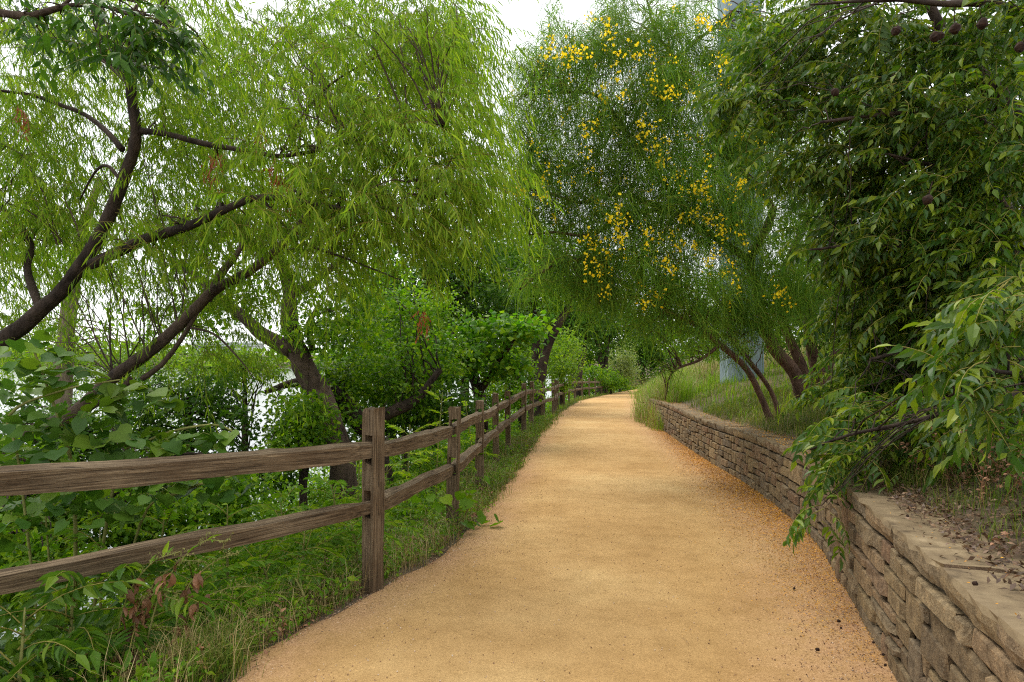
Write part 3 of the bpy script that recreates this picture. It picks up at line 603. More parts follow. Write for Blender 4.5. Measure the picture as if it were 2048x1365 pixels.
# ------------------------------------------------------------------ willows by the water
def slim(rows, f=.76): return PL([(a, b, Y, wd * f) for a, b, Y, wd in rows])
root = thing('willow_tree', P(-40, 760, 6.4), 'tall willow with a dark curving trunk and long narrow hanging leaves beside the near fence', 'willow tree')
mb = MB()
ctrl = slim([(-60, 1080, 6.6, 60), (-50, 760, 6.5, 52), (60, 640, 6.4, 40), (130, 575, 6.3, 36), (200, 470, 6.2, 34), (243, 370, 6.1, 31), (272, 275, 6.0, 28), (262, 175, 6.0, 26), (272, 125, 6.0, 23), (310, 60, 5.9, 19), (335, -20, 5.8, 20), (360, -160, 5.8, 14)])
limb(mb, ctrl, 12, 6)
for rows_ in [[(276, 262, 6.0, 17), (330, 268, 5.95, 15), (410, 288, 5.9, 14), (480, 300, 5.8, 12), (560, 312, 5.7, 11), (640, 300, 5.6, 9), (720, 280, 5.5, 8), (800, 262, 5.4, 6), (880, 250, 5.3, 4)],
              [(180, 530, 6.22, 28), (235, 505, 6.2, 28), (300, 475, 6.0, 26), (380, 452, 5.8, 23), (460, 415, 5.6, 20), (520, 395, 5.5, 17), (610, 405, 5.4, 12), (720, 420, 5.3, 9), (860, 400, 5.2, 6)],
              [(265, 155, 6.0, 16), (235, 135, 6.1, 15), (205, 110, 6.2, 13), (195, 60, 6.3, 11), (210, -20, 6.4, 9)],
              [(245, 300, 6.1, 16), (215, 265, 6.2, 14), (170, 230, 6.4, 12), (120, 210, 6.5, 10), (60, 190, 6.6, 8), (-20, 180, 6.6, 6)],
              [(80, 620, 6.4, 22), (55, 540, 6.6, 18), (62, 490, 6.7, 15), (30, 440, 6.8, 12), (-20, 400, 6.9, 10)],
              [(240, 360, 6.1, 10), (215, 332, 6.2, 8), (190, 345, 6.3, 6), (160, 400, 6.4, 4)],
              [(560, 312, 5.7, 8), (600, 240, 5.7, 7), (660, 170, 5.7, 6), (760, 110, 5.7, 4)],
              [(520, 395, 5.5, 9), (600, 480, 5.4, 7), (700, 520, 5.3, 5), (800, 560, 5.2, 3)]]:
    limb(mb, slim(rows_, .8), 8, 5)
mb.build('trunk', ['bark_dark'], root)
wc = [(120, 120, 6.6, 190, 130, .9, 120), (60, 330, 6.9, 150, 160, .7, 150), (120, 430, 6.8, 150, 110, .6, 100), (400, 340, 6.6, 160, 90, .5, 70), (590, 370, 5.9, 150, 60, .6, 70), (730, 330, 5.6, 180, 90, .8, 130),
      (840, 330, 5.3, 150, 110, .7, 160), (680, 230, 5.8, 180, 90, .8, 100), (760, 150, 5.8, 190, 100, .8, 140), (700, 470, 5.3, 210, 70, .6, 130), (860, 480, 5.1, 140, 70, .6, 110), (950, 410, 5.0, 85, 75, .5, 90), (940, 230, 5.4, 65, 130, .6, 70),
      (480, 490, 6.4, 130, 50, .4, 40), (330, 520, 6.0, 110, 60, .6, 40), (60, 480, 6.5, 110, 60, .6, 35), (370, 170, 6.1, 130, 110, .8, 70), (430, 60, 6.2, 90, 80, .8, 45), (900, 110, 5.6, 90, 80, .6, 40), (700, 590, 5.6, 40, 50, .3, 8)]
wc = [(a - 45, b - 45, *r_) for a, b, *r_ in wc]
O = np.vstack([clump(*c[:6], int(c[6] * (1.2 if c[0] < 450 else .95))) for c in wc]); ctrx = P(400, 300, 6)[0]
dv = np.stack([rng.normal(.55, .6, len(O)), rng.normal(-.15, .6, len(O)), rng.normal(.05, .35, len(O))], 1)
L = rng.uniform(.3, .68, len(O))
def wtwig(sd):
    def mk(b):
        q = rng.normal(0, .05, (1, 3)); sprays(b, np.zeros((1, 3)), np.array([[1.0, 0, .15]]) + q, np.array([.62]), 28, .118, .105, g=.62 + .14 * (sd % 3), droop=.9)
    return mk
KW = Kit('hanging_twig', [wtwig(i) for i in range(7)], ['willow', 'willow_twig'])
near = np.argsort(np.linalg.norm(O - np.array([.0, 3.5, 2.6]), axis=1))[:260]; isn = np.zeros(len(O), bool); isn[near] = True
for i in near: KW.put(root, O[i], math.atan2(dv[i][1], dv[i][0]), 0, rr.uniform(-.25, .2), L[i] / .62 * rr.uniform(.85, 1.1))
mb = MB(); sprays(mb, O[~isn], dv[~isn], L[~isn], 24, .118, .105, g=rng.uniform(.45, .9, (~isn).sum())); 
mb.build('crown', ['willow', 'willow_twig'], root, 'stuff')
# thin branches that carry the twigs
mb = MB()
att = np.vstack([crom(PL(r_), 4)[:, :3] for r_ in [[(276, 262, 6.0, 17), (480, 300, 5.8, 12), (640, 300, 5.6, 9), (880, 250, 5.3, 4)], [(225, 515, 6.2, 30), (520, 395, 5.5, 17), (860, 400, 5.2, 6)], [(272, 275, 6.0, 33), (262, 175, 6.0, 30), (335, -20, 5.8, 20)], [(200, 470, 6.2, 38), (62, 490, 6.7, 15), (-20, 400, 6.9, 10)]]])
A, B = [], []
for c in wc:
    for k in range(7):
        e = clump(*c[:6], 1)[0]; a = att[np.argmin(np.linalg.norm(att - e - np.array([.3, 0, 0]), axis=1))]; A.append(a); B.append(e)
A, B = np.array(A), np.array(B); s = np.linspace(0, 1, 7); C = A[:, None] * (1 - s)[None, :, None] + B[:, None] * s[None, :, None]; C[..., 2] += (.28 * np.linalg.norm(B - A, axis=1))[:, None] * (np.sin(np.pi * s) * .5)[None]; C += rng.normal(0, .02, C.shape)
tubes_many(mb, C, np.broadcast_to((.011 - .008 * s)[None], C.shape[:2])); mb.build('branch', ['bark_mid'], root, 'stuff')
cat = [(565, 355), (560, 375), (550, 335), (430, 315), (520, 270), (50, 235), (420, 345), (585, 390), (845, 640)]
mb = MB(); cp_ = np.vstack([clump(a, b, 5.6, 12, 25, .1, 16) for a, b in cat]); sprays(mb, cp_, rng.normal(0, .4, cp_.shape) + [0, 0, -.8], np.full(len(cp_), .09), 6, .03, .35, g=.2); mb.build('withered_twigs', ['rust', 'rust'], root, 'stuff')

# second willow: long leaning limb from the water's edge
root = thing('willow_tree', P(-90, 1040, 7.4), 'leaning willow whose long bare forked limb rises to the right behind the near rail', 'willow tree')
mb = MB()
limb(mb, slim([(-140, 1120, 7.6, 40), (-60, 960, 7.5, 36), (40, 875, 7.4, 33), (140, 832, 7.3, 33), (230, 752, 7.2, 33), (310, 695, 7.1, 31), (380, 630, 7.0, 29), (430, 580, 6.9, 27), (490, 548, 6.8, 24), (540, 512, 6.7, 20), (600, 450, 6.6, 20), (660, 360, 6.6, 14), (700, 280, 6.7, 9)]), 12, 6)
limb(mb, slim([(415, 600, 6.95, 24), (445, 545, 7.0, 22), (470, 515, 7.1, 17), (488, 478, 7.2, 12), (500, 420, 7.3, 8)]), 8, 5)
limb(mb, slim([(285, 758, 7.1, 15), (325, 728, 7.05, 14), (362, 680, 7.0, 12), (395, 625, 7.0, 10)]), 8, 5)
limb(mb, slim([(90, 850, 7.4, 30), (160, 822, 7.3, 26), (240, 780, 7.2, 20), (262, 755, 7.2, 14)]), 8, 5)
limb(mb, slim([(380, 655, 7.0, 8), (430, 670, 6.9, 6), (480, 720, 6.8, 4), (510, 760, 6.8, 2)]), 6, 5)
mb.build('trunk', ['bark_mid'], root)
wc2 = [(480, 150, 8.5, 150, 150, 1.0, 110), (300, 120, 9, 200, 130, 1.0, 90), (600, 100, 8.5, 130, 70, 1.0, 90), (760, 70, 8.0, 150, 55, .9, 110), (890, 110, 7.6, 110, 90, .8, 120), (950, 90, 7.4, 60, 70, .5, 50), (330, 420, 8.6, 200, 120, .9, 80), (150, 560, 8.8, 200, 80, .9, 60),
       (430, 620, 8.4, 150, 70, .8, 36), (620, 560, 8, 130, 60, .8, 50), (480, 740, 7.6, 90, 45, .5, 26), (40, 640, 8.2, 80, 90, .7, 40), (690, 640, 7.5, 60, 80, .6, 26), (735, 700, 7.3, 40, 60, .4, 18), (330, 650, 8.4, 120, 60, .6, 24), (600, 200, 8.2, 180, 100, .9, 110), (850, 210, 7.8, 150, 100, .8, 120), (110, 120, 9, 160, 130, 1, 70), (470, 300, 8.4, 150, 110, .9, 70), (980, 330, 7.3, 60, 130, .5, 60), (120, 300, 8.2, 200, 130, .8, 110), (60, 520, 8, 130, 90, .7, 60), (420, 260, 8.2, 150, 120, .8, 90), (380, 450, 8.2, 150, 90, .8, 80), (250, 560, 8.2, 160, 60, .7, 50), (560, 440, 8, 150, 90, .8, 70), (520, 620, 8.2, 110, 60, .6, 30), (650, 470, 7.6, 120, 80, .7, 60)]
wc2 = [(a - 40, b - 30, *r_) for a, b, *r_ in wc2 if (a, b) not in ((690, 640), (735, 700))]
O = np.vstack([clump(*c[:6], int(c[6] * 1.5)) for c in wc2]); n = len(O); dv = np.stack([rng.normal(.4, .7, n), rng.normal(-.1, .6, n), rng.normal(.1, .4, n)], 1); mb = MB()
sprays(mb, O, dv, rng.uniform(.35, .8, n), 24, .12, .11, g=rng.uniform(.4, .8, n)); mb.build('crown', ['willow', 'willow_twig'], root, 'stuff')
att = crom(PL([(230, 752, 7.2, 44), (380, 630, 7.0, 41), (490, 548, 6.8, 32), (600, 450, 6.6, 20), (660, 360, 6.6, 14), (700, 280, 6.7, 9)]), 5)[:, :3]; A, B = [], []
for c in wc2:
    for k in range(2):
        e = clump(*c[:6], 1)[0]; A.append(att[np.argmin(np.linalg.norm(att - e, axis=1))]); B.append(e)
A, B = np.array(A), np.array(B); C = A[:, None] * (1 - s)[None, :, None] + B[:, None] * s[None, :, None]; C[..., 2] += (.25 * np.linalg.norm(B - A, axis=1))[:, None] * (np.sin(np.pi * s) * .4)[None]; C += rng.normal(0, .03, C.shape)
mb = MB(); tubes_many(mb, C, np.broadcast_to((.009 - .006 * s)[None], C.shape[:2])); mb.build('branch', ['bark_mid'], root, 'stuff')

# ------------------------------------------------------------------ broad crowned trees built from leaf clumps
def leafmass(mb, cl, leaf, wid=.55, m=0, T=DIAMOND, sub=.34, per=26, flat=.55, dens=1.7):
    """cl: clumps as in clump(); n = number of small leaf clusters in each, every cluster a loose layer of leaves"""
    for c in cl:
        ctr = clump(*c[:6], int(c[6] * dens), .25); n = len(ctr); r_ = sub * rng.uniform(.6, 1.3, (n, 1, 1)); off = rng.normal(0, 1, (n, per, 3)) * np.array([1, 1, flat]) * r_ * .55
        p = (ctr[:, None] + off).reshape(-1, 3); k = len(p); d = rng.normal(0, 1, (k, 3)) + np.array([0, -.2, -.35]) + nrm(off.reshape(-1, 3)) * .7; up = rng.normal(0, .55, (k, 3)) + np.array([0, -.15, 1])
        sz = leaf * 1.15 * rng.uniform(.6, 1.25, k); V, f = place(*T, p, d, up, sz, sz * wid * 1.1); mb.add(V, f, m)
def reach(mb, att, cl, k, r0=.02, r1=.005, m=0, arch=.15, spread=9):
    A, B = [], []
    for c in cl:
        for _ in range(k):
            e = clump(*c[:6], 1)[0]; o = np.argsort(np.linalg.norm(att - e, axis=1)); A.append(att[o[rr.randrange(min(spread, len(o)))]]); B.append(e)
    A, B = np.array(A), np.array(B); s = np.linspace(0, 1, 8); C = A[:, None] * (1 - s)[None, :, None] + B[:, None] * s[None, :, None]; Ln = np.linalg.norm(B - A, axis=1)
    C[..., 2] += (arch * Ln)[:, None] * np.sin(np.pi * s)[None]; C += rng.normal(0, .02, C.shape) * (Ln * .5 + .3)[:, None, None]; tubes_many(mb, C, np.broadcast_to((r0 + (r1 - r0) * s)[None], C.shape[:2]), m)
def broad_tree(name, base, label, cat, trunks, cl, leafmat, leaf, bark='bark_dark', group=None, sub=.34, per=26, wid=.55, k=5, T=DIAMOND, br=.02):
    root = thing(name, base, label, cat, group); mb = MB(); att = []
    for t_ in trunks: att.append(limb(mb, PL(t_), 10, 6)[:, :3])
    att = np.vstack(att); reach(mb, att, cl, k, br, br * .25); mb.build('trunk', [bark], root)
    mb = MB(); leafmass(mb, cl, leaf, wid, 0, T, sub, per); mb.build('crown', [leafmat], root, 'stuff'); return root

def gpt(px, Y, dz=0):
    x = (px - 1024) / F * Y; return [x, Y, ground_z(x, Y) + dz]
def gpx(px, Y, wd):
    """ground point as a limb row"""
    x = (px - 1024) / F * Y; z = ground_z(x, Y) - .1; return (px, 712 - (z - EYE) * F / Y, Y, wd)

broad_tree('lakeside_tree', gpt(680, 10.5), 'dark forked tree leaning left over the water behind the first fence post', 'tree',
    [[gpx(696, 10.5, 66), (684, 930, 10.5, 50), (652, 815, 10.6, 46), (606, 730, 10.7, 44), (580, 650, 10.8, 36), (578, 570, 10.9, 28), (545, 480, 11, 18), (520, 400, 11.2, 10)],
     [(590, 705, 10.7, 34), (530, 672, 10.8, 28), (475, 625, 11, 22), (400, 560, 11.2, 15), (340, 520, 11.4, 9)],
     [(578, 590, 10.9, 22), (620, 570, 11, 18), (665, 535, 11.1, 13), (720, 490, 11.2, 8)],
     [(625, 700, 10.7, 14), (618, 650, 10.8, 12), (640, 610, 10.9, 8)]],
    [(560, 430, 11, 150, 90, 1.0, 34), (430, 500, 11.5, 130, 80, 1.0, 24), (690, 620, 11.5, 90, 60, .8, 26), (640, 660, 10.5, 60, 50, .6, 18), (480, 600, 11.5, 90, 50, .8, 20), (720, 520, 11.5, 90, 70, .8, 24), (340, 640, 11.5, 90, 40, .6, 12), (640, 380, 11.5, 120, 80, 1.0, 24)], 'wood_mid', .085, 'bark_mid', sub=.30, per=30)
broad_tree('lakeside_tree', gpt(745, 11.5), 'dark tree with a low crooked limb arching left behind the first fence post', 'tree',
    [[gpx(765, 11.5, 60), (750, 880, 11.5, 46), (715, 838, 11.5, 42), (680, 800, 11.5, 36), (640, 770, 11.4, 28), (590, 766, 11.3, 18), (530, 785, 11.2, 9)], [(730, 850, 11.5, 30), (770, 830, 11.7, 26), (830, 800, 12, 20), (880, 740, 12.3, 12)]],
    [(640, 850, 11.2, 80, 70, .7, 34), (720, 730, 12.5, 100, 80, .9, 40), (820, 700, 13, 110, 90, 1, 46), (590, 830, 11, 50, 60, .5, 18), (690, 780, 12, 60, 50, .6, 18), (810, 620, 13.5, 110, 80, 1, 40), (800, 790, 12.4, 70, 60, .7, 26)], 'wood_mid', .085, 'bark_dark', sub=.30, per=32)
broad_tree('shore_shrub', gpt(390, 10.8), 'dark leafy shrub at the water seen above the near top rail', 'shrub',
    [[gpx(390, 10.8, 22), (380, 900, 10.8, 18), (370, 800, 10.8, 10)]], [(370, 840, 10.8, 110, 70, .7, 44), (300, 800, 10.8, 70, 60, .6, 22), (470, 860, 10.6, 60, 60, .5, 22), (420, 780, 10.8, 80, 40, .5, 18), (250, 870, 10.6, 70, 40, .5, 16), (520, 960, 10.4, 80, 40, .5, 16)], 'wood_dark', .075, sub=.24, per=30)
broad_tree('shore_shrub', gpt(610, 9.8), 'bright green bush growing below the leaning dark trunk', 'shrub', [[gpx(610, 9.8, 20), (605, 930, 9.8, 14), (600, 840, 9.8, 8)]], [(605, 880, 9.8, 60, 50, .5, 30), (630, 830, 9.9, 45, 40, .4, 14), (560, 920, 9.6, 60, 30, .4, 14)], 'wood_mid', .075, sub=.22, per=30)
broad_tree('shore_shrub', gpt(490, 13), 'yellow green sapling bush glowing beside the lake gap', 'shrub', [[gpx(495, 13, 16), (490, 850, 13, 12), (490, 740, 13, 6)]], [(490, 735, 13, 60, 26, .5, 22), (450, 760, 13, 60, 30, .5, 18), (540, 740, 13, 40, 22, .4, 10)], 'wood_light', .10, sub=.24, per=24, wid=.3)
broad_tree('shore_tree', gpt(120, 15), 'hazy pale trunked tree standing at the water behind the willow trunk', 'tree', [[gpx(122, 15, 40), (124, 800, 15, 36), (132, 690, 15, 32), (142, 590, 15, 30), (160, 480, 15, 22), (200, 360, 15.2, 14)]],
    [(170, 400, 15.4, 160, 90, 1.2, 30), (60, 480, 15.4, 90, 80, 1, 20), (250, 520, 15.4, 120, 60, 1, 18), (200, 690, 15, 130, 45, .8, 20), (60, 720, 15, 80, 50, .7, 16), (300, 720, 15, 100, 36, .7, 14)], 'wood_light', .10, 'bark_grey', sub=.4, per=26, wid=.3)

# mid-distance wood behind the fence
broad_tree('redbud_tree', gpt(960, 15.5), 'low layered tree with bright rounded leaves above the third fence post', 'tree', [[gpx(965, 15.5, 30), (960, 800, 15.5, 24), (940, 720, 15.6, 18), (960, 640, 15.7, 10)], [(955, 790, 15.5, 18), (1000, 720, 15.4, 14), (1040, 660, 15.3, 8)]],
    [(1000, 648, 15, 100, 10, .9, 15), (880, 672, 15.2, 100, 10, .9, 14), (960, 700, 15, 110, 10, .9, 14), (910, 745, 14.8, 110, 12, .8, 15), (840, 712, 15.4, 80, 12, .8, 10), (1030, 735, 15, 50, 10, .6, 7), (1040, 660, 14.8, 40, 20, .5, 12)], 'redbud', .125, sub=.30, per=18, wid=.85)
broad_tree('woodland_tree', gpt(860, 19), 'tall dark leafed tree filling the wood behind the fence', 'tree', [[gpx(860, 19, 40), (855, 760, 19, 32), (850, 640, 19, 26), (860, 520, 19, 14)], [(853, 700, 19, 20), (900, 620, 19, 14), (960, 560, 19, 8)]],
    [(840, 560, 19, 120, 90, 1.4, 60), (950, 560, 19, 100, 90, 1.4, 56), (760, 600, 19.5, 90, 80, 1.2, 40), (880, 660, 18.6, 110, 60, 1.1, 44), (960, 460, 19.5, 100, 80, 1.2, 40), (820, 440, 20, 120, 80, 1.2, 36), (1000, 640, 19, 70, 70, 1, 34), (780, 700, 18.5, 80, 60, 1, 30)], 'wood_dark', .12, sub=.46, per=34)
broad_tree('woodland_tree', gpt(1072, 26.5), 'double trunked dark tree leaning right beside the fence before the bend', 'tree', [[gpx(1068, 26.5, 24), (1066, 760, 26.5, 22), (1072, 720, 26.5, 18), (1070, 640, 26.6, 14), (1050, 560, 26.8, 8)], [gpx(1078, 26.2, 26), (1080, 760, 26.2, 24), (1090, 705, 26.2, 22), (1110, 660, 26.2, 18), (1138, 612, 26.2, 13), (1170, 540, 26, 8)]],
    [(1090, 560, 26.5, 90, 60, 1.4, 50), (1010, 580, 27, 80, 70, 1.4, 44), (1130, 510, 26.5, 90, 60, 1.4, 44), (1040, 480, 27, 100, 60, 1.5, 44), (1160, 590, 26.5, 50, 40, 1, 22), (1050, 640, 26.8, 50, 40, 1, 20)], 'wood_mid', .14, sub=.55, per=34, br=.03)
broad_tree('woodland_tree', gpt(1152, 47), 'two dark slender trunks standing where the path bends right', 'tree', [[gpx(1150, 47, 12), (1146, 745, 47, 11), (1140, 700, 47, 10), (1130, 640, 47, 6)], [gpx(1154, 47, 12), (1160, 745, 47, 11), (1168, 705, 47, 10), (1176, 640, 47, 6)]],
    [(1150, 650, 47, 50, 40, 2, 40), (1120, 620, 48, 50, 50, 2, 34), (1190, 620, 47, 60, 50, 2, 40), (1160, 560, 48, 70, 40, 2, 36)], 'wood_dark', .22, sub=.9, per=36, br=.04)
broad_tree('woodland_tree', gpt(1206, 58), 'ivy dark trunk furthest along the outer side of the bend', 'tree', [[gpx(1200, 58, 14), (1203, 740, 58, 13), (1196, 690, 58, 10), (1190, 620, 58, 6)], [gpx(1210, 58, 10), (1212, 720, 58, 9), (1218, 660, 58, 6)]],
    [(1210, 630, 58, 70, 45, 2.5, 44), (1250, 650, 60, 60, 50, 2.5, 44), (1200, 690, 58, 26, 40, 1.5, 18), (1280, 600, 60, 80, 60, 2.5, 44), (1230, 560, 60, 80, 50, 2.5, 36)], 'wood_dark', .24, sub=1.0, per=36, br=.05)
broad_tree('far_tree', gpt(1290, 88), 'dense blue green tree closing the view at the end of the path', 'tree', [[gpx(1285, 88, 10), (1285, 720, 88, 8), (1285, 640, 88, 4)]], [(1285, 730, 88, 40, 50, 3, 60), (1300, 660, 88, 60, 50, 3, 60), (1340, 700, 90, 60, 60, 3, 50), (1260, 690, 90, 40, 50, 3, 40), (1380, 640, 90, 80, 60, 3, 50), (1450, 680, 92, 80, 60, 3, 50)], 'wood_dark', .34, sub=1.3, per=36, br=.05)
broad_tree('roadside_bush', gpt(1240, 64), 'pale olive bush on the outside of the bend behind the fence', 'bush', [[gpx(1240, 64, 6), (1240, 750, 64, 4), (1240, 720, 64, 2)]], [(1238, 735, 64, 28, 28, 1.5, 40), (1252, 725, 64, 20, 26, 1.2, 22), (1222, 712, 66, 26, 22, 1.4, 22), (1262, 750, 65, 20, 20, 1, 18), (1246, 695, 67, 22, 18, 1, 12)], 'olive', .22, sub=.6, per=32, wid=.3)
broad_tree('roadside_bush', gpt(1222, 55), 'fresh green bush leaning over the far fence rails', 'bush', [[gpx(1222, 55, 5), (1222, 770, 55, 4), (1222, 752, 55, 2)]], [(1222, 760, 54, 24, 18, 1, 26), (1180, 750, 52, 40, 24, 1.2, 30), (1245, 768, 56, 16, 10, .8, 10)], 'wood_mid', .18, sub=.5, per=30)
broad_tree('roadside_bush', gpt(1120, 33), 'light leafy shrub behind the fence to the right of the double trunk', 'bush', [[gpx(1122, 33, 8), (1122, 760, 33, 6), (1122, 720, 33, 3)]], [(1125, 745, 33, 30, 40, 1, 34), (1110, 700, 34, 30, 40, 1, 26), (1140, 700, 35, 30, 40, 1, 24)], 'wood_light', .13, sub=.4, per=30)
broad_tree('roadside_bush', gpt(1200, 66), 'low dark bush filling the gap below the far fence rails', 'bush', [[gpx(1200, 66, 4), (1200, 780, 66, 3), (1200, 765, 66, 2)]], [(1190, 775, 62, 30, 14, 1.2, 40), (1235, 772, 74, 26, 12, 1.5, 36), (1262, 770, 92, 24, 12, 2, 36), (1150, 780, 54, 30, 16, 1.2, 36)], 'wood_mid', .18, sub=.5, per=30)
broad_tree('understorey_shrub', gpt(1040, 21.5), 'mid green shrub filling in behind the posts below the double trunk', 'shrub', [[gpx(1040, 21.5, 10), (1040, 790, 21.5, 7), (1040, 740, 21.5, 4)]], [(1035, 770, 21, 45, 40, .8, 40), (1000, 790, 20, 50, 36, .8, 30), (1030, 800, 22, 30, 24, .7, 14), (1020, 720, 21.5, 50, 40, .8, 26)], 'wood_mid', .10, sub=.32, per=30)
broad_tree('understorey_shrub', gpt(770, 14), 'shadowy shrub with grey twigs between the lakeside trees and the fence', 'shrub', [[gpx(760, 14, 14), (765, 850, 14, 10), (760, 740, 14, 6)], [gpx(810, 14.4, 14), (808, 800, 14.4, 10), (812, 700, 14.4, 6)]], [(770, 800, 14, 80, 60, .8, 40), (850, 830, 13.6, 70, 50, .7, 34), (820, 760, 14.5, 80, 50, .8, 34), (900, 810, 13, 60, 40, .6, 24), (720, 870, 13.4, 60, 40, .6, 22)], 'wood_dark', .09, 'bark_grey', sub=.30, per=32)

broad_tree('shore_shrub', gpt(150, 9.2), 'leafy shrub at the water behind the left end of the top rail', 'shrub', [[gpx(150, 9.2, 16), (150, 950, 9.2, 12), (150, 850, 9.2, 6)]], [(120, 900, 9.2, 110, 60, .6, 30), (230, 930, 9.2, 90, 50, .5, 24), (60, 980, 9, 100, 60, .5, 34), (330, 960, 9.2, 110, 50, .5, 34), (40, 860, 9, 80, 50, .5, 20), (10, 1040, 8.8, 90, 50, .5, 30), (180, 1010, 9, 130, 40, .5, 34), (180, 840, 9.4, 90, 40, .5, 14)], 'wood_dark', .08, sub=.24, per=28)
broad_tree('shore_shrub', gpt(60, 6.6), 'dense leafy shrub filling the gap between the near rails at the left edge', 'shrub', [[gpx(60, 6.6, 14), (60, 1030, 6.6, 10), (70, 940, 6.6, 5)], [gpx(260, 6.9, 12), (260, 1000, 6.9, 9), (265, 930, 6.9, 5)]], [(40, 1040, 6.6, 120, 90, .6, 60), (200, 1040, 6.8, 130, 70, .6, 60), (360, 1020, 7.0, 120, 60, .6, 44), (20, 920, 6.8, 100, 50, .5, 28), (470, 990, 7.4, 90, 50, .5, 30), (60, 1150, 5.6, 120, 60, .5, 30), (-40, 1130, 5.4, 90, 80, .5, 26)], 'wood_mid', .07, sub=.2, per=26)
broad_tree('shore_shrub', gpt(250, 17), 'pale green bush at the water seen below the leaning limb', 'shrub', [[gpx(250, 17, 10), (250, 800, 17, 8), (250, 740, 17, 4)]], [(180, 735, 17, 130, 55, .8, 54), (330, 745, 17, 120, 50, .8, 54), (430, 715, 17.5, 80, 50, .8, 34), (40, 750, 17, 110, 70, .8, 44), (240, 820, 16.5, 120, 50, .8, 34), (90, 660, 17.5, 110, 40, .8, 20)], 'wood_light', .10, sub=.34, per=26, wid=.35)
broad_tree('woodland_tree', gpt(930, 30), 'deep green tree rising behind the low layered tree', 'tree', [[gpx(930, 30, 22), (930, 760, 30, 18), (935, 620, 30, 12), (930, 500, 30, 6)]], [(920, 620, 30, 120, 80, 2, 60), (1010, 700, 29, 80, 60, 1.6, 40), (860, 700, 29, 90, 60, 1.6, 40), (940, 500, 30, 120, 80, 2, 50), (1040, 560, 31, 90, 80, 2, 44), (820, 600, 30, 90, 80, 1.8, 36)], 'wood_mid', .17, sub=.6, per=34)
broad_tree('woodland_tree', gpt(780, 24), 'dark tree crowding the gap left of the layered tree', 'tree', [[gpx(780, 24, 22), (785, 760, 24, 18), (780, 640, 24, 12), (790, 540, 24, 6)]], [(770, 690, 24, 80, 60, 1.4, 40), (740, 600, 24, 70, 60, 1.4, 26), (840, 760, 23, 80, 40, 1.2, 34), (700, 740, 23.5, 60, 40, 1, 20)], 'wood_dark', .14, sub=.5, per=34)
broad_tree('woodland_tree', gpt(1110, 62), 'tall green tree between the double trunk and the two slender trunks', 'tree', [[gpx(1108, 62, 10), (1106, 720, 62, 8), (1104, 620, 62, 5)]], [(1100, 700, 60, 50, 50, 2.5, 50), (1110, 620, 62, 60, 50, 2.5, 50), (1060, 660, 62, 50, 60, 2.5, 40), (1150, 720, 60, 40, 40, 2, 34), (1180, 680, 62, 40, 40, 2, 30)], 'wood_mid', .26, sub=1.0, per=34, br=.04)
broad_tree('hillside_bush', gpt(1560, 24), 'fresh green bush on the slope behind the many stemmed tree', 'bush', [[gpx(1560, 24, 8), (1560, 720, 24, 6), (1560, 660, 24, 3)]], [(1400, 680, 28, 90, 40, 1.5, 34), (1540, 660, 24, 90, 50, 1.2, 34), (1660, 620, 24, 100, 60, 1.2, 34), (1600, 560, 25, 120, 60, 1.2, 30), (1400, 600, 28, 100, 60, 1.5, 34), (1760, 600, 22, 90, 80, 1.2, 30)], 'wood_mid', .15, sub=.5, per=30)
broad_tree('understorey_shrub', gpt(1880, 7.6), 'dark shrub added to deepen the shade on the bank below the large compound leaved tree', 'shrub', [[gpx(1880, 7.6, 16), (1870, 800, 7.6, 10), (1860, 700, 7.6, 5)], [gpx(1990, 7.4, 16), (1990, 800, 7.4, 10), (2000, 660, 7.4, 5)]],  # extra shrub put in to darken the right bank
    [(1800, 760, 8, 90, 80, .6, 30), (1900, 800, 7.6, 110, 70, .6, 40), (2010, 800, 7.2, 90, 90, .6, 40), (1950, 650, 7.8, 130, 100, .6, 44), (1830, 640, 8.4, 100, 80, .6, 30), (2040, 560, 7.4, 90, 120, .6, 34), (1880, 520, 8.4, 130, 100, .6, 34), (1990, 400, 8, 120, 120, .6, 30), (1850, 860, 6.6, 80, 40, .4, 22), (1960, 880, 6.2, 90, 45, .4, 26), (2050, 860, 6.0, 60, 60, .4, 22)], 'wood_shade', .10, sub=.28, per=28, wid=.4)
broad_tree('hillside_tree', gpt(1960, 13), 'leafy tree higher on the slope closing the gaps behind the large compound leaved tree', 'tree', [[gpx(1960, 13, 40), (1955, 700, 13, 34), (1940, 520, 13, 28), (1900, 340, 13, 20), (1860, 180, 13, 10)], [(1945, 540, 13, 20), (2020, 380, 13, 14), (2060, 240, 13, 8)]],
    [(1860, 200, 13, 170, 140, 1.2, 60), (2000, 140, 13, 130, 140, 1.2, 50), (1990, 360, 13, 130, 130, 1.2, 50), (1800, 400, 13, 130, 130, 1.2, 46), (1740, 180, 13.5, 110, 130, 1.2, 34), (1900, 560, 13, 170, 110, 1.2, 50), (1740, 560, 13.5, 90, 90, 1, 40), (1640, 480, 14, 90, 90, 1, 30), (1600, 600, 14.5, 70, 60, .8, 20), (1700, 660, 13.5, 80, 50, .8, 26)], 'hill_leaf', .15, sub=.45, per=30, wid=.4)
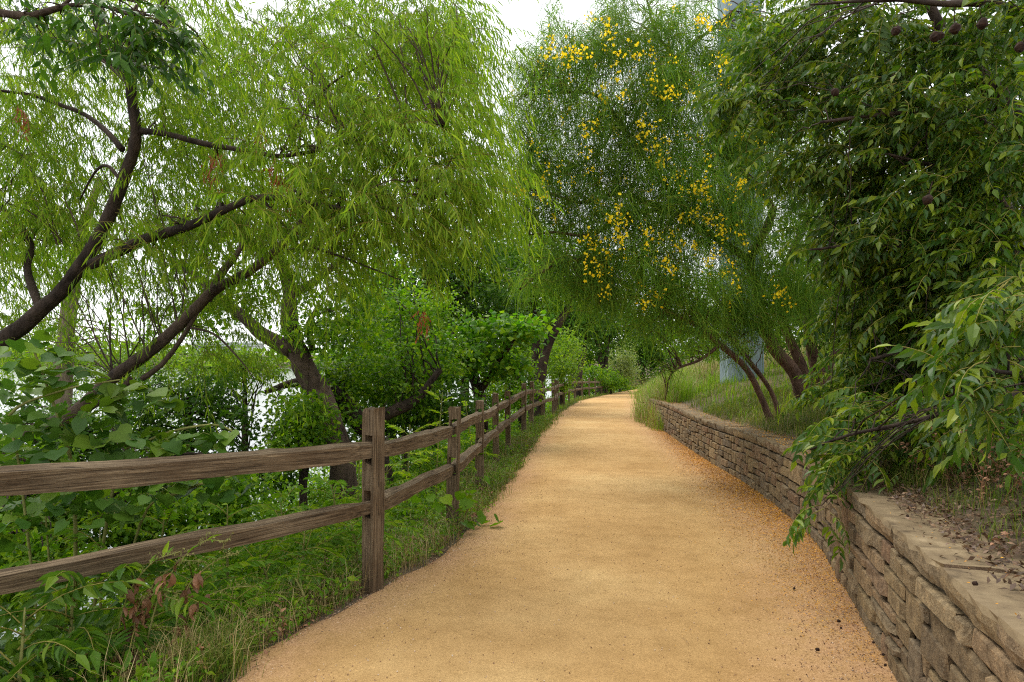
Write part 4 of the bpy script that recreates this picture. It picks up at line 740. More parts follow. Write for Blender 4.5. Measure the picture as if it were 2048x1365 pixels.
# ------------------------------------------------------------------ overhanging branch with glossy leaves, upper left
root = thing('overhanging_tree', [-5.2, 4.6, ground_z(-5.2, 4.6)], 'tree with glossy dark leaves hanging into the top left corner', 'tree'); mb = MB()
tz = ground_z(-5.2, 4.6); trk = limb(mb, [[-5.2, 4.6, tz - .2, .12], [-5.0, 4.6, .8, .10], [-4.9, 4.6, 2.4, .09], [-4.5, 4.7, 3.6, .07], [-3.9, 4.75, 4.4, .05]], 10, 6)
att = [trk[:, :3]]
for r_ in [[(-260, 40, 4.8, 26), (-80, 10, 4.8, 22), (0, 26, 4.8, 17), (60, 32, 4.8, 15), (120, 16, 4.8, 12), (190, 10, 4.8, 8), (260, 30, 4.7, 5)], [(120, 16, 4.8, 8), (180, -20, 4.8, 6), (300, 10, 4.8, 4)]]: att.append(limb(mb, PL(r_), 8, 6)[:, :3])
mb.build('trunk', ['bark_mid'], root)
gcl = [(230, 50, 4.75, 130, 60, .3, 30), (120, 20, 4.8, 130, 50, .3, 16), (330, 60, 4.7, 60, 45, .25, 14), (60, 60, 4.9, 80, 50, .3, 10), (250, 110, 4.7, 70, 25, .2, 7)]
O = np.vstack([clump(*c) for c in gcl]); n = len(O)
def gt(sd):
    return lambda b: sprays(b, np.zeros((1, 3)), np.array([[1.0, 0, .1]]), np.array([.34]), 10, .115, .36, g=.55, droop=.65, spread=.7, T=LEAFLET, twig=.003, jitter=.2)
KG = Kit('leafy_twig', [gt(i) for i in range(6)], ['gloss', 'stem'])
for i in range(n): KG.put(root, O[i], rr.uniform(-1.2, 1.2) if rr.random() < .8 else rr.uniform(2, 4), 0, rr.uniform(-.2, .3), rr.uniform(.75, 1.15))
mb = MB(); reach(mb, np.vstack(att), gcl, 7, .008, .003, arch=.08); mb.build('branch', ['bark_mid'], root, 'stuff')

# ------------------------------------------------------------------ yellow flowering tree over the path
RB = gpt(1600, 12.2)
root = thing('flowering_tree', RB, 'airy many stemmed tree with thread like hanging leaves and yellow flowers above the wall', 'tree'); mb = MB(); att = []
for r_ in [[gpx(1612, 12.0, 28), (1588, 745, 12.0, 27), (1550, 700, 12.0, 26), (1525, 630, 11.9, 23), (1512, 570, 11.9, 20), (1500, 520, 11.8, 18), (1540, 440, 11.6, 16), (1535, 400, 11.5, 15), (1470, 330, 11.3, 11), (1380, 270, 11, 8)],
           [(1565, 715, 12.1, 18), (1520, 660, 12, 17), (1480, 640, 11.9, 16), (1455, 645, 11.8, 15), (1460, 668, 11.8, 13), (1440, 672, 11.8, 10), (1400, 665, 11.7, 8), (1350, 665, 11.6, 5)],
           [gpx(1630, 12.4, 24), (1606, 740, 12.4, 21), (1576, 670, 12.4, 19), (1558, 610, 12.3, 17), (1575, 530, 12.2, 18), (1620, 420, 12, 13), (1640, 300, 11.8, 8)],
           [gpx(1640, 12.6, 26), (1630, 730, 12.6, 24), (1618, 670, 12.5, 21), (1625, 600, 12.5, 20), (1660, 520, 12.5, 14), (1720, 420, 12.4, 9)],
           [gpx(1650, 12.3, 22), (1656, 735, 12.3, 18), (1695, 680, 12.3, 14), (1740, 640, 12.2, 11), (1800, 560, 12.2, 6)],
           [gpx(1545, 11.2, 15), (1520, 790, 11.2, 13), (1490, 735, 11.1, 12), (1440, 690, 11, 12), (1390, 650, 10.9, 9), (1330, 620, 10.7, 6)],
           [gpx(1560, 11.5, 11), (1540, 780, 11.5, 9), (1480, 700, 11.2, 10), (1455, 670, 11.2, 8)],
           [(1500, 520, 11.8, 16), (1420, 470, 11.4, 13), (1330, 420, 11.0, 11), (1240, 390, 10.8, 9), (1160, 405, 10.7, 7), (1080, 382, 10.6, 5), (1010, 385, 10.6, 3)],
           [(1380, 430, 11.2, 11), (1300, 330, 11, 9), (1230, 230, 11, 8), (1190, 190, 11, 7), (1120, 185, 11, 5), (1050, 190, 11, 3)],
           [(1470, 330, 11.3, 10), (1400, 200, 11.3, 8), (1350, 120, 11.4, 7), (1310, 60, 11.5, 5), (1290, -20, 11.6, 3)],
           [(1330, 420, 11, 9), (1260, 430, 10.8, 8), (1180, 470, 10.7, 7), (1110, 465, 10.6, 5), (1060, 470, 10.6, 3)],
           [(1300, 520, 10.9, 8), (1200, 515, 10.8, 7), (1110, 530, 10.7, 5), (1040, 580, 10.7, 3)],
           [(1240, 230, 11, 6), (1200, 300, 11, 5), (1130, 340, 11, 4), (1060, 300, 11, 2)],
           [(1350, 120, 11.4, 6), (1420, 60, 11.5, 5), (1480, 10, 11.6, 3)],
           [(1440, 690, 11, 8), (1400, 720, 10.9, 6), (1345, 745, 10.8, 4), (1330, 800, 10.8, 2)]]: att.append(limb(mb, PL(r_), 8, 6)[:, :3])
ratt = np.vstack(att)
rc = [(1130, 120, 11, 80, 60, .9, 210), (1250, 90, 11.2, 110, 80, 1, 330), (1380, 100, 11.4, 110, 80, 1, 320), (1470, 150, 11.5, 70, 110, .9, 260), (1080, 220, 11, 70, 70, .8, 170), (1200, 230, 11, 110, 80, 1, 340), (1330, 230, 11, 110, 90, 1, 420), (1440, 280, 11.2, 90, 100, 1, 340),
      (1150, 330, 10.9, 110, 70, .9, 300), (1290, 350, 10.9, 110, 80, .9, 400), (1400, 390, 11, 100, 80, .9, 380), (1080, 400, 10.8, 80, 60, .8, 160), (1200, 430, 10.8, 110, 70, .8, 360), (1330, 460, 10.8, 110, 80, .9, 330), (1250, 520, 10.7, 110, 50, .8, 260), (1380, 570, 10.8, 90, 70, .8, 300), (1270, 590, 10.7, 90, 40, .7, 130),
      (1470, 450, 11.2, 80, 90, .9, 260), (1560, 350, 11.6, 90, 110, 1, 260), (1560, 500, 11.6, 90, 90, .9, 260), (1510, 150, 11.6, 60, 80, .8, 170), (1560, 80, 12, 60, 70, .8, 110), (1500, 260, 11.5, 70, 90, .8, 240), (1610, 320, 11.8, 90, 110, .9, 260), (1490, 560, 11.3, 70, 60, .6, 130), (1700, 300, 12.3, 90, 150, .9, 160), (1180, 560, 10.7, 60, 50, .6, 130), (1330, 160, 11.1, 60, 50, .7, 170), (1080, 320, 10.9, 60, 60, .7, 110), (1180, 90, 11.1, 70, 50, .8, 110), (1060, 130, 10.9, 50, 50, .6, 70), (1040, 330, 10.8, 50, 50, .6, 60), (1040, 420, 10.7, 50, 30, .5, 60), (1480, 620, 11.4, 60, 50, .5, 150), (1465, 690, 11.3, 40, 40, .4, 40), (1420, 680, 11, 60, 30, .5, 24), (1520, 670, 11.5, 40, 30, .4, 20), (1370, 700, 10.9, 30, 20, .4, 10), (1580, 590, 11.8, 60, 40, .5, 80), (1070, 560, 10.8, 50, 30, .5, 50), (1310, 50, 11.5, 110, 50, .9, 130), (1290, 310, 11.1, 300, 270, 1.0, 700), (1200, 600, 10.7, 60, 50, .4, 26), (1290, 640, 10.7, 70, 45, .4, 34), (1400, 640, 11, 70, 50, .5, 40), (1550, 620, 11.6, 70, 50, .5, 90), (1620, 560, 12, 70, 70, .6, 110), (1110, 40, 11.1, 30, 40, .4, 26), (1230, 0, 11.3, 40, 40, .5, 40), (1390, -20, 11.6, 60, 50, .5, 60), (1040, 200, 10.9, 40, 60, .5, 30), (1020, 260, 10.8, 30, 30, .3, 16), (1370, 640, 10.8, 60, 35, .6, 50), (1300, 660, 10.8, 30, 30, .4, 14), (1330, 740, 10.7, 14, 40, .3, 12), (1120, 520, 10.7, 70, 50, .7, 110), (1650, 430, 12, 90, 120, 1, 170), (1560, 200, 12, 90, 120, 1, 170), (1440, 620, 11.4, 60, 50, .6, 80), (1640, 620, 12.2, 90, 60, .7, 110)]
reach(mb, ratt, rc, 9, .012, .003, arch=.12); mb.build('trunk', ['bark_retama'], root)
O = np.vstack([clump(*c[:6], int(c[6] * .74)) for c in rc]); n = len(O); K = 8
mb = MB(); tw = np.stack([O - rng.normal(0, 1, (n, 3)) * [.12, .12, .05], O], 1); tw = np.concatenate([tw[:, :1], tw.mean(1, keepdims=True) + [0, 0, .03], tw[:, 1:]], 1); tubes_many(mb, tw, np.broadcast_to(np.array([.004, .003, .002])[None], (n, 3)), 1)
o2 = np.repeat(O, K, 0) + rng.normal(0, .05, (n * K, 3)); d2 = nrm(rng.normal(0, .55, (n * K, 3)) + np.array([0, 0, -.25])); L2 = rng.uniform(.18, .46, n * K); s3 = np.array([0, .5, 1.0])
c2 = o2[:, None] + L2[:, None, None] * (d2[:, None] * s3[None, :, None] + np.array([0, 0, -.6]) * (s3 ** 2)[None, :, None]); sd2 = nrm(np.cross(d2, rng.normal(0, 1, d2.shape))) * .0046
V = np.stack([c2[:, 0] - sd2, c2[:, 0] + sd2, c2[:, 1] - sd2, c2[:, 1] + sd2, c2[:, 2]], 1).reshape(-1, 3); q = (np.arange(n * K) * 5)[:, None]; mb.add(V, [q + np.array([0, 1, 3, 2]), q + np.array([2, 3, 4])], 0)
mb.build('crown', ['retama', 'willow_twig'], root, 'stuff')
def flower(sd):
    def mk(b):
        q = np.random.default_rng(sd); k = q.integers(6, 12); c = q.normal(0, 1, (k, 3)) * [.05, .05, .06]
        for j in range(k):
            ax = nrm(q.normal(0, 1, 3) + [0, -.3, .4]); u = nrm(np.cross(ax, [.3, .5, .8])); v = np.cross(ax, u); an = np.arange(5) * 2 * np.pi / 5; D = np.cos(an)[:, None] * u + np.sin(an)[:, None] * v + ax * .35
            V, f = place(*DIAMOND, np.repeat(c[j][None], 5, 0), D, np.broadcast_to(ax, (5, 3)), .026 * q.uniform(.6, 1.1), .021); b.add(V, f, 0)
        V, f = tube(np.array([[0, 0, -.12], [0, .01, -.04], [0, 0, .05]]), [.002, .002, .001], 3); b.add(V, f, 1)
    return mk
KF = Kit('yellow_blossom', [flower(i) for i in range(6)], ['petal', 'retama'])
fl = [(1130, 95), (1145, 90), (1155, 88), (1120, 105), (1105, 120), (1090, 100), (1225, 55), (1228, 70), (1215, 130), (1235, 135), (1260, 110), (1290, 120), (1300, 170), (1320, 175), (1270, 245), (1285, 260), (1295, 285), (1325, 300), (1310, 270), (1395, 60), (1410, 50), (1445, 50), (1450, 120), (1445, 140), (1390, 180), (1375, 175), (1355, 180), (1450, 25), (1500, 15), (1515, 275), (1525, 270), (1540, 295), (1385, 380), (1400, 385), (1410, 375), (1395, 395), (1420, 435), (1437, 460), (1440, 440), (1205, 545), (1195, 515), (1215, 520), (1235, 430), (1240, 440), (1188, 415), (1290, 465), (1325, 510), (1310, 600), (1320, 595), (1210, 585), (1190, 550), (1275, 440), (1410, 410), (1480, 375), (1470, 385), (1500, 380), (1560, 575), (1558, 602), (1660, 375), (1662, 385), (1490, 470), (1445, 540), (1420, 525), (1365, 500), (1355, 530), (1250, 480), (1170, 480), (1015, 390), (1030, 400), (1040, 395), (1090, 400), (1240, 190), (1205, 200), (1180, 260), (1160, 300), (1370, 350), (1330, 330), (1350, 440), (1385, 490)]
for a, b in fl:
    for k in range(2): KF.put(root, P(a + rr.gauss(0, 13), b + rr.gauss(0, 11), rr.uniform(9.5, 10.4)), rr.uniform(0, 6.3), 0, 0, rr.uniform(.65, 1.35))
for k in range(150):
    c = rr.choice(rc[:16]); p = clump(*c[:6], 1, .8)[0] - np.array([0, .35, 0]); KF.put(root, p, rr.uniform(0, 6.3), 0, 0, rr.uniform(.45, .85))

# ------------------------------------------------------------------ big dark compound-leaved tree on the right
def fr(sd, **k): return lambda b: frond(b, seed=sd, **k)
KN = Kit('compound_leaf', [fr(i, L=.41, pairs=5 + i % 2, leaf=.120, wid=.42, g=.35 + .12 * (i % 3), hang=.5) for i in range(8)], ['walnut', 'rachis'])
TB = [5.35, 6.6]; root = thing('pinnate_tree', [*TB, ground_z(*TB)], 'large dark tree with hanging compound leaves overhanging the wall on the right', 'tree'); mb = MB(); att = []
gz = ground_z(*TB)
for r_ in [[[TB[0], TB[1], gz - .2, .16], *PL([(2110, 620, 6.49, 70)]), *PL([(2075, 420, 6.25, 52), (2045, 270, 6.02, 44), (1985, 180, 5.9, 38), (1930, 130, 5.78, 30), (1890, 70, 5.78, 24), (1860, 10, 5.78, 18), (1830, -90, 5.78, 10)])],
           PL([(2075, 420, 6.25, 20), (1960, 232, 5.9, 12), (1870, 222, 5.66, 10), (1760, 230, 5.55, 8), (1640, 245, 5.43, 5)]), PL([(2090, 560, 6.37, 30), (2020, 430, 5.9, 16), (1970, 370, 5.78, 12), (1900, 340, 5.66, 8), (1780, 310, 5.55, 5)]),
           PL([(2110, 640, 6.49, 40), (2000, 400, 6.96, 26), (1960, 370, 7.08, 22), (1880, 250, 7.32, 14), (1760, 130, 7.55, 8), (1640, 60, 7.67, 5)]), PL([(2120, 60, 5.43, 22), (2000, 12, 5.31, 16), (1880, 8, 5.19, 12), (1780, 0, 5.19, 8), (1620, 10, 5.43, 4)]),
           PL([(2100, 700, 6.49, 40), (1980, 560, 6.14, 20), (1860, 510, 5.9, 12), (1740, 490, 5.78, 8), (1620, 500, 5.78, 4)]), PL([(2110, 760, 6.37, 36), (1980, 700, 5.9, 16), (1860, 690, 5.66, 10), (1740, 720, 5.55, 6)]),
           PL([(2110, 780, 5.3, 30), (1960, 800, 4.6, 14), (1840, 840, 4.6, 9), (1700, 870, 4.7, 6), (1620, 900, 4.8, 4)]), PL([(2130, 820, 4.6, 26), (2060, 760, 3.7, 12), (1980, 740, 3.4, 8)])]: att.append(limb(mb, r_, 9, 6)[:, :3])
natt = np.vstack(att)
ncl = [(1700, 60, 6.61, 150, 80, .8, 33), (1560, 60, 7.55, 90, 60, .7, 18), (1850, 70, 5.9, 130, 80, .6, 33), (2000, 80, 5.43, 90, 90, .5, 28), (1620, 200, 6.61, 120, 70, .6, 31), (1760, 220, 5.9, 130, 70, .6, 36), (1900, 240, 5.66, 110, 80, .6, 33), (2020, 300, 5.31, 70, 100, .5, 26), (1500, 215, 6.25, 60, 30, .3, 7), (1700, 340, 6.14, 110, 60, .6, 31), (1840, 380, 5.78, 120, 70, .6, 36), (1980, 430, 5.43, 90, 80, .5, 31),
       (1690, 470, 5.9, 80, 30, .5, 18), (1800, 500, 5.9, 110, 60, .6, 36), (1900, 540, 5.66, 120, 70, .6, 39), (2010, 590, 5.07, 60, 70, .4, 23), (1790, 590, 6.14, 70, 45, .5, 20), (1870, 640, 5.78, 100, 60, .5, 31), (1950, 690, 5.43, 90, 60, .5, 28), (1830, 690, 6.25, 70, 40, .4, 15), (1880, 760, 6.14, 90, 45, .5, 23), (1790, 770, 6.14, 50, 35, .35, 13), (1730, 640, 6.3, 60, 50, .4, 14), (1720, 740, 6.2, 60, 40, .4, 14), (1690, 800, 6.2, 50, 30, .3, 8), (1860, 850, 5.2, 60, 30, .3, 8), (1950, 850, 4.7, 50, 30, .3, 8), (2030, 850, 4.1, 40, 30, .25, 6), (2010, 620, 3.6, 40, 40, .25, 6), (2020, 720, 3.5, 40, 30, .2, 5), (1990, 790, 3.4, 40, 22, .15, 4), (1740, 830, 5.3, 40, 30, .3, 8), (1750, 855, 5.1, 40, 30, .3, 8), (1715, 890, 4.9, 34, 22, .2, 6), (1690, 930, 4.8, 24, 14, .12, 4), (1650, 1010, 4.55, 10, 8, .05, 1), (1790, 840, 5.5, 50, 35, .35, 9),
       (1540, 130, 6.73, 70, 60, .5, 18), (1470, 190, 6.37, 40, 25, .25, 6), (1600, 120, 6.84, 90, 70, .5, 20), (1640, 30, 7.08, 90, 50, .5, 18), (1590, 330, 6.25, 50, 40, .4, 9),
       (1900, 150, 8.26, 200, 150, .8, 44), (1950, 450, 8.5, 160, 200, .8, 57), (1880, 620, 8.26, 120, 120, .7, 39), (1950, 760, 7.79, 150, 100, .7, 36), (1700, 150, 8.85, 150, 120, .8, 28)]
reach(mb, natt, ncl, 4, .007, .0025, arch=.10, spread=26); mb.build('trunk', ['bark_dark'], root)
items = []
for c in ncl:
    sh = clump(*c, .1)
    for p in sh:
        for k in range(rr.randint(4, 6)):
            # leaves spread outward from the shoot, mostly towards the light of the path and down
            a = rr.gauss(1.15, 1.2); items.append((p + rng.normal(0, .08, 3), a, rr.gauss(-.12, .36), rr.gauss(0, .35), rr.uniform(.55, 1.08) * (.85 if p[1] > 4 else 1)))
fill_kit(KN, items, root, 'crown', 300)
b_ = MB()
for k in range(1):
    u = np.linspace(0, np.pi, 7); pr = np.stack([np.zeros(7), np.zeros(7), np.cos(u)], 1); V, f = tube(np.stack([0 * u, .1 * np.sin(u * 2), np.cos(u)], 1) * .032, np.maximum(np.sin(u), .15) * .030, 9, .10); b_.add(V, f, 0, False)
    V, f = tube(np.array([[0, 0, .03], [.004, 0, .07], [0, 0, .12]]), .003, 4); b_.add(V, f, 0)
pme = b_.mesh('seed_pod', ['pod'])
for a, b, Y in [(1880, 72, 4.3), (1910, 58, 4.25), (1965, 48, 4.1), (1792, 62, 4.5), (2040, 95, 4.1), (1870, 74, 4.3), (1855, 400, 4.4), (1670, 185, 4.6)]:
    o = bpy.data.objects.new('seed_pod', pme); COL.objects.link(o); o.parent = root; o.location = Vector(P(a, b, Y)) - root.location; o.rotation_euler = (rr.uniform(-.4, .4), rr.uniform(-.4, .4), rr.uniform(0, 6)); o.scale = (rr.uniform(.8, 1.1),) * 3

# pale stone pillar seen through the dark leaves
px_, py_ = P(1742, 700, 13)[0], 13.0; gz = ground_z(px_, py_); root = thing('stone_pillar', [px_, py_, gz], 'weathered pale stone pillar half hidden behind the dark compound leaves', 'pillar')
mb = MB(); box(mb, [px_, py_, gz + .45], [.34, .34, 1.0]); mb.build('shaft', ['cap'], root); mb = MB(); box(mb, [px_, py_, gz + 1.02], [.42, .42, .136]); mb.build('capstone', ['cap'], root)

# ------------------------------------------------------------------ thicket on the bank below the fence
KS = Kit('compound_leaf', [fr(20 + i, L=.46, pairs=8 + i % 3, leaf=.105, wid=.30, g=.30 + .1 * (i % 3), hang=.25) for i in range(6)], ['sapling', 'rachis'])
KB = Kit('compound_leaf', [fr(40 + i, L=.40, pairs=8 + i % 3, leaf=.085, wid=.28, g=.25 + .1 * (i % 3), hang=.12) for i in range(6)], ['sapling_bright', 'rachis'])
KD = Kit('compound_leaf', [fr(60 + i, L=.52, pairs=8, leaf=.135, wid=.34, g=.38, hang=.45) for i in range(4)], ['sapling_deep', 'rachis'])
def sapling(px, py, Y, n, sc, kit, label, group=None, spread=1.0):
    top = P(px, py, Y); bx, by = top[0] + rr.uniform(-.1, .1), Y + rr.uniform(-.1, .1); gz = ground_z(bx, by); root = thing('sapling', [bx, by, gz], label, 'sapling', group)
    top[2] = max(top[2], gz + .25); ctrl = [[bx, by, gz - .05, .013], [bx * .7 + top[0] * .3 + rr.uniform(-.04, .04), by, gz + (top[2] - gz) * .5, .010], [*top, .004]]
    mb = MB(); c = limb(mb, ctrl, 6, 5); mb.build('stem', ['stem'], root)
    for k in range(n):
        u = .30 + .70 * (k + .5) / n; i = int(u * (len(c) - 1)); kit.put(root, c[i, :3], k * 2.4 + rr.uniform(-.4, .4), (1.25 * u - .35) * .7 + rr.uniform(-.15, .25), rr.uniform(-.3, .3), sc * rr.uniform(.8, 1.15) * (1.1 - .45 * max(0, u - .6)))
for a in [(885, 785, 9.6, 13, .95, KB, 'yellow green compound leafed sapling standing tallest behind the third fence post'), (820, 850, 8.6, 12, .9, KB, 'bright low sapling between the first two fence posts with spreading feathery leaves'), (930, 800, 10.6, 9, .8, KB, 'small bright sapling just left of the fourth fence post'),
          (720, 895, 8.0, 9, .7, KB, 'bright sapling tip showing right behind the first fence post'), (775, 930, 8.2, 12, .9, KS, 'green sapling under the upper rail between the first two posts'),
          (560, 985, 6.4, 14, 1.0, KS, 'fresh green feathery sapling between the near rails left of the first post'), (660, 960, 7.0, 13, .95, KS, 'pale green sapling close behind the first fence post'), (455, 1010, 5.6, 12, .9, KS, 'green sapling in the middle of the gap between the near rails'),
          (330, 1020, 5.2, 13, .95, KS, 'feathery sapling under the broad leaves between the near rails'), (200, 1060, 4.9, 13, 1.0, KS, 'dark green feathery sapling low between the near rails at far left'), (90, 1010, 5.0, 10, .9, KS, 'feathery sapling beside the vine at the left end of the rails'),
          (150, 1150, 3.75, 14, 1.0, KD, 'sapling with large drooping leaflets just under the near lower rail'), (260, 1135, 3.95, 13, .95, KD, 'dark sapling with drooping leaflets behind the withered weeds'), (390, 1140, 4.3, 14, .95, KS, 'green sapling below the middle of the near lower rail'),
          (50, 1215, 3.45, 12, .95, KD, 'dark drooping sapling in the bottom left corner'), (520, 1110, 4.8, 14, .9, KS, 'small sapling beneath the lower rail left of the first post'), (470, 1190, 4.3, 11, .65, KS, 'little leafy seedling near the path edge below the lower rail'), (650, 1075, 5.4, 12, .75, KS, 'seedling clump beside the foot of the first fence post'), (590, 1185, 4.6, 10, .6, KS, 'small seedling at the sandy edge left of the first post'), (840, 960, 8.2, 9, .8, KS, 'leafy sapling behind the second fence post'),
          (790, 1040, 6.0, 10, .6, KS, 'seedling leaning under the lower rail just right of the first post'), (850, 1010, 7.2, 10, .65, KS, 'seedling standing in the grass just left of the second fence post'), (935, 900, 9.4, 10, .7, KS, 'leafy seedling at the foot of the third fence post'), (975, 860, 11.8, 9, .7, KB, 'yellowish seedling at the foot of the fourth fence post'), (700, 1040, 5.6, 12, .85, KS, 'tall feathery sapling reaching the lower rail at the first post'), (610, 1060, 5.2, 12, .85, KS, 'feathery sapling poking over the lower rail midway to the first post'), (330, 1110, 4.4, 12, .85, KB, 'bright sapling touching the underside of the near lower rail')]:
    sapling(*a)
# broad-leaved vine climbing over the near rail
def heart(sd):
    def mk(b):
        q = np.random.default_rng(sd); T = HEART[0].copy(); T[:, 2] += q.normal(0, .025, len(T)); T[:, :2] *= q.uniform(.9, 1.1, 2); V, f = place(T, HEART[1], np.zeros((1, 3)), np.array([[0, 1.0, -.25]]), np.array([[0, 0, 1.0]]), 1.0); b.add(V, f, 0, True)
        V, f = tube(np.array([[0, 0, 0], [0, -.15, .04], [0, -.4, -.1]]), .012, 3); b.add(V, f, 1)
    return mk
KH = Kit('leaf', [heart(i) for i in range(7)], ['broad', 'stem'])
vb = gpt(150, 5.0); root = thing('broad_leaved_vine', vb, 'vine with large heart shaped leaves rising behind the near fence rails', 'vine'); mb = MB(); vs = []
for r_ in [[gpx(150, 5.0, 7), (150, 1000, 4.9, 7), (130, 880, 4.8, 6), (90, 760, 4.8, 5), (60, 680, 4.8, 4)], [gpx(160, 5.0, 7), (230, 960, 4.8, 6), (300, 880, 4.8, 5), (420, 850, 4.8, 5), (480, 870, 4.8, 3)], [gpx(200, 5.0, 6), (280, 1050, 4.8, 5), (360, 985, 4.7, 6), (470, 950, 4.7, 4)], [gpx(100, 4.8, 6), (40, 940, 4.7, 5), (20, 830, 4.7, 6), (130, 780, 4.7, 4), (240, 760, 4.7, 3)]]: vs.append(limb(mb, PL(r_), 6, 5)[:, :3])
mb.build('stem', ['stem'], root); vs = np.vstack(vs)
vc = [(120, 740, 4.7, 110, 45, .3, 26), (60, 680, 4.8, 70, 40, .3, 10), (230, 800, 4.7, 120, 40, .3, 26), (90, 850, 4.7, 110, 40, .3, 26), (280, 880, 4.7, 130, 35, .3, 30), (420, 870, 4.7, 60, 30, .2, 13), (120, 920, 4.6, 130, 35, .3, 24), (350, 975, 4.6, 100, 28, .25, 20), (460, 960, 4.7, 60, 30, .2, 9), (130, 1010, 4.6, 110, 28, .3, 14), (240, 1020, 4.6, 60, 30, .25, 8), (30, 1060, 4.4, 50, 40, .25, 12), (20, 800, 4.8, 60, 50, .3, 14), (10, 930, 4.7, 60, 60, .3, 14), (60, 1000, 5.0, 90, 50, .3, 14), (200, 960, 5.0, 110, 50, .3, 14)]
for c in vc:
    for p in clump(*c[:6], int(c[6] * 1.5)): KH.put(root, p, rr.uniform(0, 6.28), rr.gauss(-.15, .35), rr.gauss(0, .4), rr.uniform(.07, .14))
bx = gpt(920, 6.9); root = thing('broad_leaved_weed', bx, 'low weed with round heart shaped leaves at the foot of the second fence post', 'weed'); mb = MB(); st = []
for k in range(7):
    e = P(920 + rr.uniform(-60, 60), 1000 + rr.uniform(-20, 50), 6.8 + rr.uniform(-.15, .2)); limb(mb, [[*bx, .008], [*(np.array(bx) * .5 + e * .5 + [0, 0, .08]), .006], [*e, .003]], 5, 4); st.append(e)
mb.build('stem', ['stem'], root)
KW2 = Kit('leaf', [heart(10 + i) for i in range(4)], ['sapling', 'stem'])
for k in range(22):
    e = rr.choice(st) + rng.normal(0, .07, 3); KW2.put(root, e, rr.uniform(0, 6.28), rr.gauss(-.2, .4), rr.gauss(0, .4), rr.uniform(.085, .15))

# withered weeds in front of the near lower rail
def curl(b, L, wd, m):
    u = np.linspace(0, 1, 6); a = u * rr.uniform(1.8, 3.4); c = np.stack([np.zeros(6), np.sin(a) * .35 * L, -u * L * .8 + .1 * L * np.cos(a)], 1); wv = np.sin(np.pi * (u * .9 + .08)) * wd / 2; tw = rr.uniform(-1, 1) * u * 2
    off = np.stack([np.cos(tw) * wv, np.sin(tw) * wv, .25 * wv], 1); off2 = off * [-1, -1, 1]; V = np.stack([c + off, c + [0, .15 * wd, 0], c + off2], 1).reshape(-1, 3); i = (np.arange(5) * 3)[:, None]; b.add(V, np.vstack([i + np.array([0, 1, 4, 3]), i + np.array([1, 2, 5, 4])]), m)
def lance(b):
    T = LEAFLET[0].copy(); V, f = place(T, LEAFLET[1], np.zeros((1, 3)), np.array([[0, 1.0, .5]]), np.array([[0, -.5, 1.0]]), 1.0, .26); b.add(V, f, 0)
KC = Kit('withered_leaf', [(lambda b: curl(b, 1, rr.uniform(.35, .55), 0)) for i in range(6)], ['dead'])
KL = Kit('leaf', [lance], ['sapling'])
for (px, py0, stems, lab) in [(232, 1330, [(300, 1130), (352, 1130)], 'withered weed with brown curled leaves and one tall arched stalk in the bottom left'), (282, 1335, [(322, 1200), (395, 1090), (300, 1190)], 'withered weed with the thickest bunch of brown curled leaves below the near lower rail'), (345, 1320, [(420, 1130), (445, 1180)], 'thin withered weed with few brown leaves closest to the path edge')]:
    Y = 3.75; b0 = np.array(gpt(px, Y)); root = thing('withered_weed', b0, lab, 'weed'); mb = MB(); 
    for j, (sx, sy) in enumerate(stems):
        e = P(sx, sy, Y + rr.uniform(-.1, .15)); m_ = b0 * .45 + e * .55 + np.array([-.05, 0, .09]); c = limb(mb, [[*b0, .006], [*m_, .005], [*e, .003], [*(e + np.array([.16, 0, .07 - .05 * j])), .0015]], 5, 7)
        q = c[-10:, :3]; sprays(mb, np.repeat(q, 2, 0), rng.normal(0, 1, (20, 3)) + [.3, 0, .5], np.full(20, .06), 5, .014, .5, g=.1, ml=0, mt=0, twig=.0012)
        for k in range(16):
            i = int(rr.uniform(.05, .55) * len(c)); KC.put(root, c[i, :3], rr.uniform(0, 6.28), rr.uniform(-.5, .5), rr.uniform(-.4, .4), rr.uniform(.045, .095))
        for k in range(5):
            i = int(rr.uniform(.35, .85) * len(c)); KL.put(root, c[i, :3], rr.uniform(0, 6.28), rr.uniform(-.2, .6), rr.uniform(-.5, .5), rr.uniform(.06, .10))
    mb.build('stem', ['stem'], root)

# dense low undergrowth over the whole bank
def bank_points(n, y0, y1, d0, d1, pw=1.0, side='l'):
    y = y0 + (y1 - y0) * rng.random(n) ** pw; d = d0 + (d1 - d0) * rng.random(n); x = XL(y) - d if side == 'l' else XR(y) + d; return scatter(n, np.stack([x, y], 1)), d
def cover(mb, pts, hgt, leaf, per, sub, m=0, T=DIAMOND, wid=.55):
    n = len(pts); c = pts + np.stack([np.zeros(n), np.zeros(n), rng.random(n) * hgt], 1); off = rng.normal(0, 1, (n, per, 3)) * np.array([1, 1, .5]) * sub; p = (c[:, None] + off).reshape(-1, 3); k = len(p)
    sz = leaf * rng.uniform(.6, 1.3, k); V, f = place(*T, p, rng.normal(0, 1, (k, 3)) + [.2, -.3, -.1], rng.normal(0, .5, (k, 3)) + [0, -.1, 1], sz, sz * wid); mb.add(V, f, m)
mb = MB()
p, d = bank_points(1100, 1.5, 9, .35, 3.2); cover(mb, p, np.clip((d - .2) * .25, .05, .5), .075, 16, .11)
p, d = bank_points(1500, 7, 18, .7, 6, 1.2); cover(mb, p, np.clip(d * .3, .05, 1.0), .085, 16, .14)
p, d = bank_points(1300, 15, 45, .8, 10, 1.3); cover(mb, p, np.clip(d * .35, .1, 1.5), .13, 16, .25)
mb.build('undergrowth', ['wood_mid'], kind='stuff')
